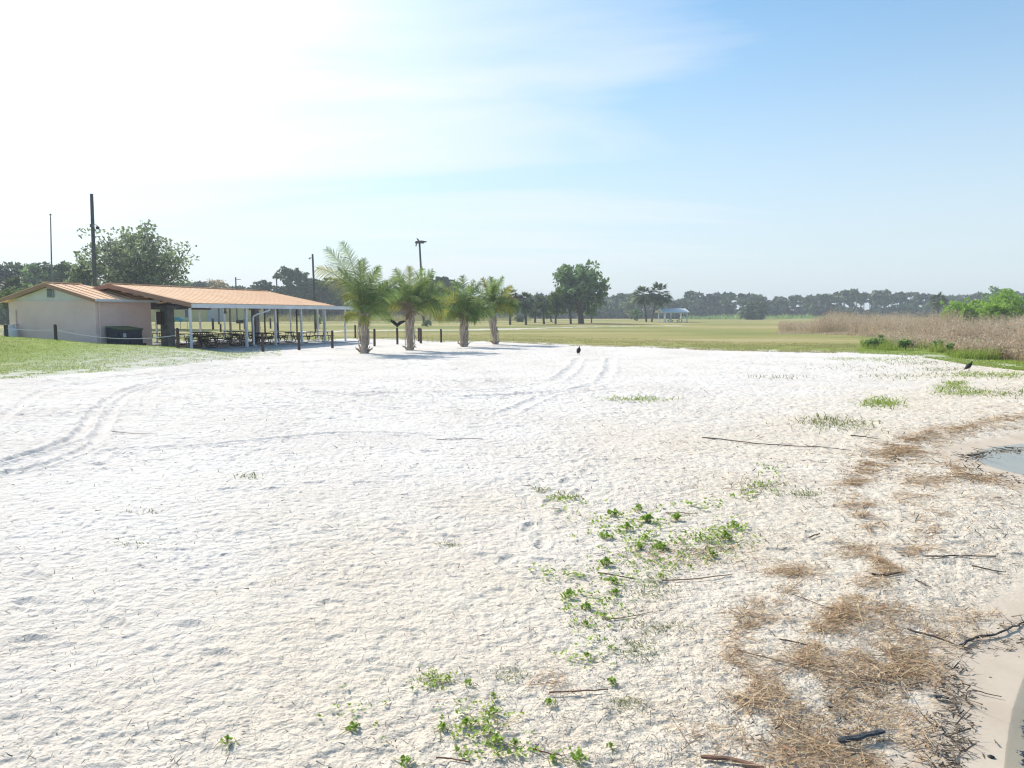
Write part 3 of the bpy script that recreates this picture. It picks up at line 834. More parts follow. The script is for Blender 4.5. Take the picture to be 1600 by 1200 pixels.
for x, y, mt in ((-5.35, 12.2, 'whitedirty'), (-4.75, 12.2, 'timber'), (-2.75, 12.2, 'white'), (-2.2, 12.2, 'whitedirty'), (-6.6, 12.2, 'timber'), (-7.9, 12.2, 'timber')):
    column(x, y, 2.78, .10, mt)
for x, y, w_ in ((-5.6, -.85, .62), (-5.5, 7.9, .42)):
    mb = MB(); mb.box((x, y, 1.42), (w_, w_, 2.72), bev=.02); o = mb.build('pillar', M['pillar'], pav)
    b2 = MB(); b2.box((x, y, 2.62), (w_ + .22, w_ + .22, .20), bev=.02); b2.build('capital', M['pillar'], o)
    if w_ > .5:
        b3 = MB(); b3.box((x - .18, y - .41, 1.95), (.52, .18, .85), bev=.015); b3.build('utility_box', pm('maroon_box', [(.06, .045, .055), (.09, .065, .075)], 3, .6), o)
mb = MB()   # downspout: elbows out from the gutter, drops beside the second column, kicks out at the foot
mb.tube([(.36, 2.0, 2.60), (.34, 1.9, 2.46), (.16, .75, 2.16), (.13, .55, 2.06), (.13, .52, 1.9), (.13, .52, .28), (.16, .50, .2), (.42, .38, .14)], .055, 8)
ds = mb.build('downspout', M['white'], pav, True)
for z in (.6, 1.3, 1.9):
    mb = MB(); mb.box((.13, .52, z), (.135, .135, .03)); mb.build('bracket', M['white'], ds)
mb = MB()
mb.box((-6.0, 5.2, 2.55), (.1, .1, .3)); mb.lathe([(.02, 0), (.10, .03), (.13, .12), (.05, .2)], 10, (-6.0, 5.2, 2.24)); mb.build('hanging_lamp', M['lamp'], pav)

# picnic tables: rounded tube frames, one top, two seats
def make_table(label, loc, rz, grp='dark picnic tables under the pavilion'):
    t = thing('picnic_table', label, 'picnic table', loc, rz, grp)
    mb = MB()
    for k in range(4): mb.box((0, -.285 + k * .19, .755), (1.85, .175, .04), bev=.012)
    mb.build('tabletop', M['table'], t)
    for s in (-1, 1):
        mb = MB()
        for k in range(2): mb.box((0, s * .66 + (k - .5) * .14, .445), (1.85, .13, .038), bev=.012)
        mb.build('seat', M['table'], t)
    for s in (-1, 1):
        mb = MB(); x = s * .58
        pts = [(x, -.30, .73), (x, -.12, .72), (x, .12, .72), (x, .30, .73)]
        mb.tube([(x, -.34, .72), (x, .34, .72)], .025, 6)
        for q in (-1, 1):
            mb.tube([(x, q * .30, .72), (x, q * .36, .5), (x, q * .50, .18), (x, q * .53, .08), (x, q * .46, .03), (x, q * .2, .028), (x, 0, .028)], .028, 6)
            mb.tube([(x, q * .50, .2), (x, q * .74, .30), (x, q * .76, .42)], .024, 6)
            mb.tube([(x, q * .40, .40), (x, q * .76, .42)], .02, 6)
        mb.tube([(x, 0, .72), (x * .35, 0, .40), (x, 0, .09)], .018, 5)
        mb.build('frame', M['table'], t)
    return t
def copy_tree(o, parent=None):
    c = o.copy(); COL.objects.link(c)
    if parent is not None: c.parent = parent
    for ch in list(o.children): copy_tree(ch, c)
    return c
TB = [(-2.1, -1.5, 4, 'front row picnic table between the first and second white columns'),
      (-1.6, 1.6, -3, 'front row picnic table just behind the column with the downspout'),
      (-1.9, 4.6, 2, 'front row picnic table behind the third white column'),
      (-1.5, 7.6, -2, 'front row picnic table between the fourth and fifth columns'),
      (-1.6, 10.6, 3, 'end picnic table beside the last white column of the front row'),
      (-4.3, .9, 5, 'middle row picnic table beside the wide grey stone pillar'),
      (-4.4, 3.5, -4, 'middle row picnic table in front of the weathered inner column'),
      (-4.1, 6.3, 2, 'middle row picnic table in front of the narrow grey pillar'),
      (-4.3, 9.6, 0, 'middle row picnic table near the open far end of the pavilion'),
      (-7.6, 1.8, 3, 'third row picnic table seen past the wide stone pillar'),
      (-7.9, 5.0, -2, 'third row picnic table behind the weathered inner columns'),
      (-7.4, 8.4, 4, 'third row picnic table behind the narrow grey pillar'),
      (-10.4, 3.6, 1, 'rearmost picnic table beside the back white column, framed by the stone pillar'),
      (-10.2, 7.2, -3, 'rearmost picnic table with the yellow building behind it'),
      (-9.9, 10.6, 2, 'rearmost picnic table at the far back corner of the slab')]
pt0 = None
for (x, y, dg, lb) in TB:
    L_ = loc2w(x, y, .07)
    if pt0 is None: pt0 = make_table(lb, L_, ROT + R(dg)); o = pt0
    else:
        o = copy_tree(pt0); o.location = L_; o.rotation_euler = (0, 0, ROT + R(dg)); o['label'] = lb
# a lone table left of the building
q = gpt(8, 524); o = copy_tree(pt0); o.location = loc2w(-13.8, -4.6, g1(*loc2w(-13.8, -4.6)[:2]) + .0); o.rotation_euler = (0, 0, R(-6))
o['label'] = 'lone dark picnic table on the grass left of the peach building'

# dumpster
p = loc2w(-4.15, -5.72); gzp = g1(p.x, p.y)
dm = thing('dumpster', 'dark blue steel dumpster with olive lid against the peach wall', 'dumpster', (p.x, p.y, gzp - .06), ROT)
mb = MB()
hw, hl = .55, .80
vs = [(-hw, -hl * .93, .08), (hw * .85, -hl * .93, .08), (hw * .85, hl * .93, .08), (-hw, hl * .93, .08), (-hw, -hl, 1.18), (hw, -hl, 1.05), (hw, hl, 1.05), (-hw, hl, 1.18)]
mb.add(vs, [(3, 2, 1, 0), (0, 1, 5, 4), (1, 2, 6, 5), (2, 3, 7, 6), (3, 0, 4, 7), (4, 5, 6, 7)])
for y in (-.75, -.03, .04, .75): mb.box((hw * .94, y, .6), (.06, .05, .95), ry=-.08)
mb.box((hw * .98, 0, 1.03), (.07, 1.66, .07)); mb.box((hw * .88, 0, .35), (.05, 1.6, .06))
body = mb.build('body', M['dumpster'], dm)
for s in (-1, 1):
    mb = MB(); mb.box((0, s * (hl + .05), .72), (.7, .09, .12)); mb.build('fork_pocket', M['dumpster'], dm)
for s in (-1, 1):
    mb = MB(); slab_quad(mb, [(-hw - .03, s * .41 - .40, 1.24), (hw + .08, s * .41 - .40, 1.10), (hw + .08, s * .41 + .40, 1.10), (-hw - .03, s * .41 + .40, 1.24)][::-1], .045); mb.build('lid', M['lid'], dm)
mb = MB(); mb.box((hw * .97, -.5, .75), (.012, .22, .28), ry=-.08); mb.build('notice_plate', M['greywall'], dm)

# propane tank on the gable side
p = loc2w(-11.05, -7.55); gzp = g1(p.x, p.y)
tk = thing('propane_tank', 'white propane cylinder standing against the gable wall', 'tank', (p.x, p.y, gzp - .05), ROT)
mb = MB(); mb.lathe([(.30, 0), (.385, .06), (.40, .12), (.40, .62), (.385, .72), (.32, .80), (.2, .85), (.06, .87)], 24); mb.build('body', M['tank'], tk, True)
mb = MB(); mb.lathe([(.27, .82), (.27, 1.02), (.25, 1.02), (.25, .82)], 20); mb.build('collar', M['tank'], tk, True)
mb = MB(); mb.tube([(0, 0, .86), (0, 0, 1.0)], .05, 8); mb.tube([(0, 0, .98), (.1, .2, 1.05), (.2, .42, 1.05)], .02, 6); mb.build('valve', M['louver'], tk)

# ------------------------------------------------------------------ timber posts and ropes
POSTS = {}
def post(key, x, yb, yt, label, w=.16, mat='timber', Y=None, grp='dark timber posts round the pavilion'):
    if Y is None: b = gpt(x, yb)
    else:
        b = at(x, yb, Y)
    top = at(x, yt, b.y).z
    t = thing('timber_post', label, 'post', (b.x, b.y, b.z), R(random.uniform(-15, 15)), grp)
    h = top - b.z
    mb = MB(); mb.tube([(0, 0, -.15), (0, 0, h * .5), (random.uniform(-.012, .012), random.uniform(-.012, .012), h - .03), (0, 0, h)], [w / 2 * 1.04, w / 2, w / 2, w / 2 * .82], 12)
    mb.build('shaft', M[mat], t, False)
    mb = MB(); mb.tube([(0, -w / 2 - .008, h * .72), (0, w / 2 + .008, h * .72)], .022, 8); mb.build('rope_hole', M['black'], t)
    POSTS[key] = (Vector((b.x, b.y, b.z)), h)
    return t
post('a', 10, 524.5, 507, 'timber post on the grass left of the building, holding the start of the white rope', .19, Y=39.0)
post('b', 87.5, 531, 507, 'timber post in front of the peach gable wall, tied to the white rope')
post('c', 278.5, 544, 513, 'timber post near the first white column where the rope ends', .17)
post('d', 411, 549.6, 520.5, 'timber post nearest the camera, standing in sand right of the downspout', .17)
post('e', 467.5, 547, 519, 'timber post standing in front of the fourth white column', .17)
post('f', 519.5, 544, 516.6, 'timber post between the last two white columns', .16)
post('g', 555.3, 528.5, 508, 'timber post left of the tallest palm, at the grass edge', .16)
post('h', 585.3, 541, 514, 'timber post just right of the tallest palm trunk', .16)
post('i', 621, 538, 512.5, 'timber post with a wing-spread bird perched on top', .16)
post('j', 657.6, 536.5, 513, 'reddish timber post, nearer one of the touching pair right of the second palm', .18, 'timber_red')
post('k', 654.6, 533.5, 512, 'reddish timber post, rear one of the touching pair right of the second palm', .18, 'timber_red')
post('l', 689.3, 535, 514, 'slim timber post standing alone between the second and third palms', .15)
gb = 'dark timber posts on the grass behind the pavilion'
for kx, yt, yb, wd, lb in ((313.5, 505.5, 518, .15, 'short dark post behind the pavilion, left of the tall posts'), (333, 497.5, 515, .30, 'thick dark post behind the pavilion, in front of the white house section'),
                       (345, 506, 519, .22, 'squat dark post behind the pavilion, right of the thick post'), (382, 498, 514.5, .2, 'dark post half hidden behind the downspout column'),
                       (422.8, 497.2, 513.6, .26, 'thick dark post on the grass seen between third and fourth columns'), (433, 504, 517, .2, 'dark post tight behind the third white column'),
                       (493, 505.5, 520, .22, 'dark post on the grass seen between fifth and last columns')):
    post('z', kx, yb, yt, lb, wd, 'timber', None, gb)

def rope(p, q, sag, label, rad=.017):
    p, q = Vector(p), Vector(q); m_ = (p + q) / 2
    o = thing('rope', label, 'rope', (m_.x, m_.y, min(p.z, q.z) - sag), 0, 'white ropes strung between the posts')
    pts = [p.lerp(q, k / 14) - Vector((0, 0, sag * 4 * (k / 14) * (1 - k / 14))) - o.location for k in range(15)]
    mb = MB(); mb.tube(pts, rad, 6); mb.build('strand', M['rope'], o, True); return o
P_ = POSTS
rh = lambda k: P_[k][0] + Vector((0, 0, P_[k][1] * .66))
rope(rh('a'), rh('b'), .06, 'white rope in front of the propane tank and gable wall')
rope(rh('b'), rh('c'), .32, 'long sagging white rope passing in front of the dumpster')
rope(rh('c'), loc2w(.0, -4.82, .95), .03, 'short white rope from post to the first pavilion column')

# grill, canopy, cart, house behind the pavilion
g = gpt(375, 516)
gr = thing('barbecue_grill', 'black pedestal barbecue grill seen through the pavilion columns', 'grill', g, .3)
mb = MB(); mb.tube([(0, 0, -.1), (0, 0, .95)], .09, 8); mb.build('pedestal', M['black'], gr)
mb = MB(); mb.box((0, 0, 1.18), (.95, .7, .46), bev=.04); mb.build('firebox', M['black'], gr)
mb = MB(); mb.tube([(.45, 0, 1.35), (.85, 0, 1.3)], .05, 6); mb.build('handle', M['black'], gr)

c0 = gpt(277, 514)
cn = thing('shade_canopy', 'small turquoise curved shade canopy on thin legs behind the pavilion', 'canopy', (c0.x, c0.y, 0), -.25)
hh = at(277, 495, c0.y).z
mb = MB(); n = 14; hw = 29 / F * c0.y / 2
vs = []; 
for j in range(7):
    for i in range(n + 1):
        u = i / n * 2 - 1; vv = j / 6 * 2 - 1
        vs.append((u * hw, vv * .9, hh - .42 * abs(u) ** 2.2 - .38 * abs(vv) ** 2.2))
fs = [(j * (n + 1) + i, j * (n + 1) + i + 1, (j + 1) * (n + 1) + i + 1, (j + 1) * (n + 1) + i) for j in range(6) for i in range(n)]
k0 = len(vs); vs2 = vs + [(a, b_, c - .04) for a, b_, c in vs]
fs2 = fs + [tuple(k0 + i for i in f[::-1]) for f in fs]
mb.add(vs2, fs2); mb.build('cover', M['teal'], cn, True)
for sx in (-1, 1):
    for sy in (-1, 1):
        mb = MB(); mb.tube([(sx * hw * .85, sy * .75, -.1), (sx * hw * .85, sy * .75, hh - .55)], .035, 6); mb.build('leg', M['metalpole'], cn)

c1 = gpt(401, 514.5)
ct = thing('play_vehicle', 'small white and purple ride-on toy with orange base behind the pavilion', 'ride-on toy', c1, .4)
mb = MB(); mb.box((0, 0, .62), (1.0, .5, .5), bev=.1); mb.box((.1, 0, 1.0), (.5, .4, .35), bev=.08); mb.build('body', M['greywall'], ct)
mb = MB(); mb.box((-.1, -.26, .72), (.7, .03, .34)); mb.build('panel', M['purple'], ct)
mb = MB(); mb.box((0, 0, .28), (1.15, .56, .14), bev=.04); mb.build('base', M['orange'], ct)
for sx in (-.36, .36):
    for sy in (-.27, .27):
        mb = MB(); mb.tube([(sx, sy - .05, .18), (sx, sy + .05, .18)], .18, 14); mb.build('wheel', M['tyre'], ct)
mb = MB(); mb.tube([(.38, 0, .9), (.2, 0, 1.42)], .03, 6); mb.tube([(.2, -.25, 1.42), (.2, .25, 1.42)], .03, 6); mb.build('handlebar', M['white'], ct)

def house(name, label, x0, x1, yt, yb, Yd, mat, roofm, wins, depth=8, sect=None, rise=1.6):
    a = at(x0, yb, Yd); b_ = at(x1, yb, Yd); top = at(x0, yt, Yd).z
    base = min(g1(a.x, Yd), g1(b_.x, Yd)) - .3
    W = b_.x - a.x; hgt = top - base
    t = thing(name, label, 'house', ((a.x + b_.x) / 2, Yd, base), 0)
    mb = MB(); mb.box((0, depth / 2, hgt / 2), (W, depth, hgt)); mb.build('wall', M[mat], t)
    mb = MB()
    V_ = [(-W / 2 - .5, -.6, hgt - .1), (W / 2 + .5, -.6, hgt - .1), (W / 2 + .5, depth + .6, hgt - .1), (-W / 2 - .5, depth + .6, hgt - .1), (-W / 2 - .5, depth / 2, hgt + rise), (W / 2 + .5, depth / 2, hgt + rise)]
    mb.add(V_, [(0, 1, 5, 4), (2, 3, 4, 5), (0, 4, 3), (1, 2, 5), (3, 2, 1, 0)]); mb.build('roof', M[roofm], t)
    for (wx, ww, z0, z1, nm) in wins:
        cx = at(wx, yb, Yd).x - (a.x + b_.x) / 2; wm = ww / F * Yd
        mb = MB(); mb.box((cx, -.04, hgt * (z0 + z1) / 2), (wm + .24, .1, hgt * (z1 - z0) + .24)); o = mb.build(nm, M['white'], t)
        mb = MB(); mb.box((cx, -.075, hgt * (z0 + z1) / 2), (wm, .07, hgt * (z1 - z0))); mb.build('pane', M['glass'], o)
    if sect:
        c_, d_ = at(sect[0], yb, Yd).x - (a.x + b_.x) / 2, at(sect[1], yb, Yd).x - (a.x + b_.x) / 2
        mb = MB(); mb.box(((c_ + d_) / 2, -.15, hgt / 2 - .05), (d_ - c_, .3, hgt - .15)); mb.build('white_bay', M['greywall'], t)
    return t
house('yellow_house', 'long low pale yellow house with a white bay behind the pavilion', 232, 398, 481, 497, 210, 'yellow', 'shingle',
      [(292, 5, .35, .85, 'window'), (338, 5, .4, .85, 'window'), (385, 4, .3, .85, 'window'), (262, 4, .4, .85, 'window')], 9, (325, 353))
house('grey_house', 'small grey house with a low roof far left of the peach building', -60, 18, 476, 491, 190, 'greywall', 'shingle', [(9, 6, .55, .9, 'window'), (-20, 6, .5, .9, 'window')], 8)
cq = gpt(8, 508)
cr_ = thing('parked_car', 'dark blue pickup parked in front of the grey house', 'car', at(6, 492, 165) * 1.0, .1)
cr_.location.z = g1(cr_.location.x, cr_.location.y)
mb = MB(); mb.box((0, 0, .75), (5.2, 1.9, .75), bev=.15); mb.box((.5, 0, 1.42), (2.2, 1.7, .75), bev=.25); mb.build('body', M['blueveh'], cr_)
mb = MB(); mb.box((.5, -.87, 1.45), (1.7, .04, .42)); mb.build('window', M['glass'], cr_)
for sx in (-1.6, 1.6):
    for sy in (-.85, .85):
        mb = MB(); mb.tube([(sx, sy - .12, .36), (sx, sy + .12, .36)], .36, 16); o = mb.build('wheel', M['tyre'], cr_)

# ------------------------------------------------------------------ poles
def pole_base(x, Y):
    p = at(x, 500, Y); return Vector((p.x, Y, g1(p.x, Y)))
b = pole_base(81, 62); ht = at(79, 338, 62).z - b.z
fp_ = thing('flagpole', 'thin bare grey flagpole with ball finial behind the peach building', 'flagpole', b)
mb = MB(); lf = at(79, 338, 62).x - b.x; mb.tube([(0, 0, -.2), (lf * .5, 0, ht * .5), (lf, 0, ht)], [.075, .06, .04], 10); mb.build('shaft', M['metalpole'], fp_, True)
mb = MB(); mb.lathe([(.01, 0), (.06, .02), (.085, .09), (.06, .16), (.01, .18)], 12, (lf, 0, ht + .04)); mb.tube([(lf, 0, ht - .05), (lf, 0, ht + .06)], .02, 6); mb.build('finial', M['metalpole'], fp_, True)

b = pole_base(150, 74); ht = at(143, 303, 74).z - b.z; lean = at(143, 303, 74).x - b.x
up_ = thing('utility_pole', 'tall dark wooden utility pole with a curved camera arm behind the roof', 'pole', b)
mb = MB(); mb.tube([(0, 0, -.2), (lean * .5, 0, ht * .5), (lean, 0, ht)], [.21, .18, .15], 12); mb.build('shaft', M['pole'], up_, True)
mb = MB(); za = at(148, 353, 74).z - b.z; xa = lean * za / ht
mb.tube([(xa, -.1, za - .15), (xa + .15, -.12, za + .06), (xa + .35, -.12, za + .1), (xa + .5, -.12, za + .02), (xa + .54, -.12, za - .1)], .04, 8); arm = mb.build('camera_arm', M['lamp'], up_, True)
mb = MB(); mb.lathe([(.02, -.36), (.12, -.34), (.17, -.24), (.17, -.12), (.1, -.06), (.03, -.04)], 14, (xa + .54, -.12, za)); mb.build('camera_dome', M['black'], arm, True)
mb = MB(); mb.box((lean * .78 - .2, -.02, ht * .78), (.1, .12, .3)); mb.build('step_bolt', M['black'], up_)

b = pole_base(493, 112); ht = at(491, 397, 112).z - b.z
lp = thing('light_pole', 'plain wooden light pole between the pavilion roof and the first palm', 'pole', b)
mb = MB(); mb.tube([(0, 0, -.2), (-.2, 0, ht)], [.2, .14], 10); mb.build('shaft', M['pole'], lp, True)
mb = MB(); mb.tube([(-.2, 0, ht - .6), (-.5, -.1, ht - .5), (-.62, -.1, ht - .55)], .04, 6); mb.lathe([(.03, -.3), (.16, -.22), (.12, -.05), (.03, 0)], 10, (-.62, -.1, ht - .5)); mb.build('lamp_head', M['lamp'], lp)

for (x, yt, Y, lb) in ((370.5, 433, 170, 'short distant utility pole with crosspiece above the pavilion ridge'), (434, 436, 175, 'slim distant pole among the pine crowns above the roof')):
    b = pole_base(x, Y); ht = at(x, yt, Y).z - b.z
    q = thing('utility_pole', lb, 'pole', b)
    mb = MB(); mb.tube([(0, 0, -.2), (0, 0, ht)], [.2, .15], 8); mb.build('shaft', M['pole'], q, True)
    if x < 400:
        mb = MB(); mb.box((.5, 0, ht - .5), (1.3, .1, .12)); mb.build('crosspiece', M['pole'], q)

b = gpt(662.5, 509); ht = at(655, 380, b.y).z - b.z; lean = at(655.5, 380, b.y).x - b.x
op = thing('nest_pole', 'tall timber nest platform pole rising behind the second palm', 'pole', b)
mb = MB(); mb.tube([(0, 0, -.2), (lean * .5, 0, ht * .5), (lean, 0, ht)], [.22, .2, .17], 10); mb.build('shaft', M['pole'], op, True)
mb = MB(); mb.box((lean, 0, ht + .08), (1.5, 1.3, .16)); mb.box((lean + .35, 0, ht + .2), (1.5, .9, .1)); mb.build('platform', M['pole'], op)
rg = np.random.default_rng(5)
mb = MB()
for k in range(90):
    a = rg.uniform(0, 2 * PI); r_ = rg.uniform(.1, .95); c = Vector((lean + .25 + r_ * math.cos(a), r_ * .7 * math.sin(a), ht + .2 + rg.uniform(0, .28) * (1 - r_ * .5)))
    d = Vector((math.cos(a + 1.3), math.sin(a + 1.3), rg.uniform(-.15, .15))) * rg.uniform(.3, .6)
    mb.tube([c - d, c + d], .022, 4)
for k in range(5):
    c = Vector((lean - .62 + rg.uniform(-.1, .15), 0, ht + .05)); mb.tube([c, c + Vector((rg.uniform(-.15, .1), 0, -rg.uniform(.3, .75)))], .035, 4)
mb.build('stick_nest', M['stick'], op)

# ------------------------------------------------------------------ birds
def bird_standing(name, label, loc, rz, mat, tall=.55, lean_=.9, k=1.0):
    t = thing(name, label, 'bird', loc, rz)
    mb = MB()
    # spine from tail tip to beak; +x is the way the bird looks
    pts = [(-.34, 0, .10), (-.28, 0, .15), (-.18, 0, .25), (-.06, 0, .36), (.03, 0, .44), (.075, 0, .50), (.085, 0, .545), (.10, 0, .575), (.135, 0, .575), (.17, 0, .565), (.20, 0, .545)]
    wh = [(.05, .012), (.065, .025), (.11, .085), (.135, .12), (.105, .095), (.05, .05), (.036, .036), (.04, .04), (.034, .032), (.015, .016), (.004, .005)]
    mb.loft([Vector(p) * k for p in pts], [(a * k, b * k) for a, b in wh], 12)
    for s in (-1, 1):
        mb.tube([Vector(p) * k for p in ((-.04, s * .05, .27), (-.02, s * .055, .14), (-.035, s * .055, .0))], [.022 * k, .012 * k, .010 * k], 6)
        for a in (-.5, 0, .5): mb.tube([Vector((-.035, s * .055, .008)) * k, Vector((-.035 + .08 * math.cos(a), s * .055 + .08 * math.sin(a), .006)) * k], .007 * k, 4)
        # folded wing lying along the flank
        mb.loft([Vector(p) * k for p in ((.02, s * .105, .40), (-.06, s * .135, .34), (-.18, s * .115, .24), (-.30, s * .07, .13))], [(.015 * k, .05 * k), (.02 * k, .095 * k), (.018 * k, .07 * k), (.006 * k, .02 * k)], 8)
    mb.build('body', mat, t, True)
    return t
bird_standing('vulture', 'black vulture standing on the sand beside curved tyre tracks in mid beach', gpt(904.5, 554), R(70), M['feather'], k=.75)
bird_standing('vulture', 'black vulture crouching on the sand near the right-hand grass patches', gpt(1515, 580), R(0), M['feather'], k=.62)
bb = P_['i'][0] + Vector((0, 0, P_['i'][1]))
vb = thing('vulture', 'black bird with both wings raised in a V, perched on a timber post', 'bird', bb, R(-85))
mb = MB()
mb.loft([(-.30, 0, .06), (-.22, 0, .08), (-.1, 0, .14), (.02, 0, .21), (.09, 0, .27), (.12, 0, .31), (.16, 0, .32), (.21, 0, .30)],
        [(.05, .01), (.06, .02), (.10, .09), (.11, .10), (.06, .06), (.035, .035), (.035, .03), (.004, .004)], 12)
for s, sc in ((-1, 1.0), (1, .8)):
    mb.loft([(.0, s * .06, .24), (-.01, s * .22 * sc, .40 * (.5 + .5 * sc)), (-.03, s * .40 * sc, .53 * sc), (-.05, s * .60 * sc, .60 * sc), (-.09, s * .78 * sc, .61 * sc)],
            [(.03, .12), (.03, .13), (.022, .11), (.015, .08), (.006, .03)], 8)
    for j in range(4): mb.tube([(-.08 - j * .03, s * .70 * sc, .60 * sc), (-.12 - j * .06, s * (.86 - j * .05) * sc, (.62 - j * .03) * sc)], [.014, .004], 5)
    mb.tube([(-.02, s * .04, .12), (-.02, s * .045, .0)], .012, 6)
mb.build('body', M['feather'], vb, True)
ob = Vector((b.x + lean - .35, b.y - .1, b.z + ht + .24))
bird_standing('osprey', 'small dark osprey sitting on the stick nest on top of the pole', ob, R(190), M['osprey'], k=1.15)
for i_, (x, y, k) in enumerate(((1329.5, 508, 1.7), (1335, 510, 1.7))):
    pass

# ------------------------------------------------------------------ coconut palms
def frond_geo(base, az, el, L, droop, rng, nl=46, ll=.62, twist=0.0, lw=.045, hang=.5):
    ll = ll * rng.uniform(.88, 1.12)
    n = 14; pts = []; p = np.array(base, float)
    for k in range(n + 1):
        s = k / n
        e = el - droop * s ** 1.5
        pts.append(p.copy())
        p = p + np.array([math.cos(e) * math.cos(az), math.cos(e) * math.sin(az), math.sin(e)]) * L / n
    pts = np.array(pts)
    mb = MB(); mb.tube([tuple(a) for a in pts], [.035 * (1 - .85 * k / n) + .004 for k in range(n + 1)], 5, cap=False)
    rv, rq = np.array(mb.v), np.array(mb.q)
    s = np.linspace(.20, .995, nl); s = np.concatenate([s, s]); sd = np.concatenate([np.ones(nl), -np.ones(nl)])
    f = s * n; i = np.clip(f.astype(int), 0, n - 1); fr_ = (f - i)[:, None]
    P0 = pts[i] * (1 - fr_) + pts[i + 1] * fr_
    T = unit(pts[i + 1] - pts[i]); sideh = np.array([-math.sin(az), math.cos(az), 0.0])
    up = np.cross(T, sideh); 
    tw = twist
    side = sideh * math.cos(tw) + up * math.sin(tw); up2 = up * math.cos(tw) - sideh * math.sin(tw)
    fwd = .45 + .75 * s[:, None]
    D = unit(side * sd[:, None] * (1.05 - .3 * s[:, None]) + T * fwd * .8 + up2 * .12 + rng.normal(0, .07, P0.shape))
    Ln = ll * (np.sin(PI * (.05 + .86 * s)) ** .9) * rng.uniform(.85, 1.12, len(s))
    bend = np.zeros_like(P0); bend[:, 2] = -Ln * (hang * .7 + hang * .6 * rng.random(len(s)))
    V, q = strips(P0, D, Ln, np.full(len(s), lw), bend, 3, None, unit(np.cross(T, side) + rng.normal(0, .25, P0.shape)))
    return (rv, rq), (V, q)

def coco_palm(label, x, yb, tx, ty, fr, rb, rt, seed, yellow=.2, dead=0):
    rng = np.random.default_rng(seed); rb *= .72; rt *= .70
    b = gpt(x, yb); top = at(tx, ty, b.y)
    t = thing('coconut_palm', label, 'palm tree', b, 0, 'young coconut palms on the sand')
    tp = Vector((top.x - b.x, 0, top.z - b.z)); h = tp.z
    mb = MB(); pts, rad = [], []
    for k in range(11):
        s = k / 10; pts.append((tp.x * s + .04 * math.sin(3 * s), .03 * math.sin(4 * s), -.15 + (h + .15) * s))
        rad.append((rb * .62 * (1 - s) + rt * .75 * s) * (1 + .22 * math.exp(-((s) / .12) ** 2)))
    mb.tube(pts, rad, 12); mb.build('trunk', M['boot'], t, True)
    # clasping old leaf bases
    mb = MB(); nb = 40
    for k in range(nb):
        s0 = (k / nb) ** .9 * .80; a0 = k * 2.399 + rng.uniform(-.25, .25); ln = rng.uniform(.5, .95) * (1.0 if s0 > .1 else .55)
        w0 = rng.uniform(.10, .17); prev = None; vs = []
        nseg = 6
        for j in range(nseg + 1):
            u = j / nseg; z = s0 * h + u * ln
            s = min(1.0, z / h); rr_ = (rb * .62 * (1 - s) + rt * .75 * s) * (1 + .22 * math.exp(-(s / .12) ** 2))
            out = rr_ + .02 + .03 * (k % 3) + .06 * math.sin(PI * min(u * 1.1, 1)) + (rng.uniform(.03, .22) * max(0, u - .6) ** 1.0 * 2.0 if s0 < .5 else .02)
            a = a0 + .25 * u; ww = w0 * (1 - .62 * u)
            cx, cy = tp.x * s + out * math.cos(a), out * math.sin(a)
            tx_, ty_ = -math.sin(a) * ww / 2, math.cos(a) * ww / 2
            ox, oy = math.cos(a) * .03, math.sin(a) * .03
            vs += [(cx - tx_ - ox, cy - ty_ - oy, z), (cx + ox * .6, cy + oy * .6, z), (cx + tx_ - ox, cy + ty_ - oy, z)]
        fs = []
        for j in range(nseg):
            for m2 in range(2):
                q0 = j * 3 + m2; fs.append((q0, q0 + 1, q0 + 4, q0 + 3))
        mb.add(vs, fs)
    for k in range(9):
        a = rng.uniform(0, 2 * PI); r1 = rb * .75
        mb.tube([(r1 * math.cos(a), r1 * math.sin(a), rng.uniform(.02, .12)), ((r1 + .12) * math.cos(a), (r1 + .12) * math.sin(a), .2), ((r1 + .28) * math.cos(a + .2), (r1 + .28) * math.sin(a + .2), rng.uniform(.15, .42))], [.05, .035, .008], 5)
    mb.build('leaf_bases', M['boot'], t)
    fr = list(fr) + [(rng.uniform(0, 360), rng.uniform(38, 74), rng.uniform(1.7, 2.2) * min(1, fr[0][2] / 2.9), rng.uniform(85, 125), 'y' if rng.random() < .3 else 'g') for _ in range(1)] + [(rng.uniform(0, 360), rng.uniform(66, 82), rng.uniform(2.1, 2.7) * min(1, fr[0][2] / 2.9), rng.uniform(30, 70), 'y' if rng.random() < .35 else 'g') for _ in range(1)]
    for (azd, el, L_, dr_, kind_) in fr:
        base = (tp.x + .08 * math.cos(R(azd)), .08 * math.sin(R(azd)), h + (rng.uniform(-.3, .1) if el > 68 else rng.uniform(-.75, -.1)))
        tw = rng.choice([-1, 1]) * rng.uniform(1.1, 1.42) if abs(math.cos(R(azd))) > .55 else rng.uniform(-.5, .5)
        (rv, rq), (V, q) = frond_geo(base, R(azd) + rng.uniform(-.08, .08), R(el), L_, R(dr_), rng, 36, .62 * L_ / 3.2 + .26, tw, .040, .28 if el > 70 else .48)
        VV_, QQ_, MI_ = merge([(rv, rq, 0), (V, q, 1)])
        np_mesh('frond', VV_, QQ_, None, [M['rachis'] if kind_ != 'd' else M['frondd'], {'g': M['frond'], 'y': M['frondy'], 'd': M['frondd']}[kind_]], t, False, MI_)
    return t
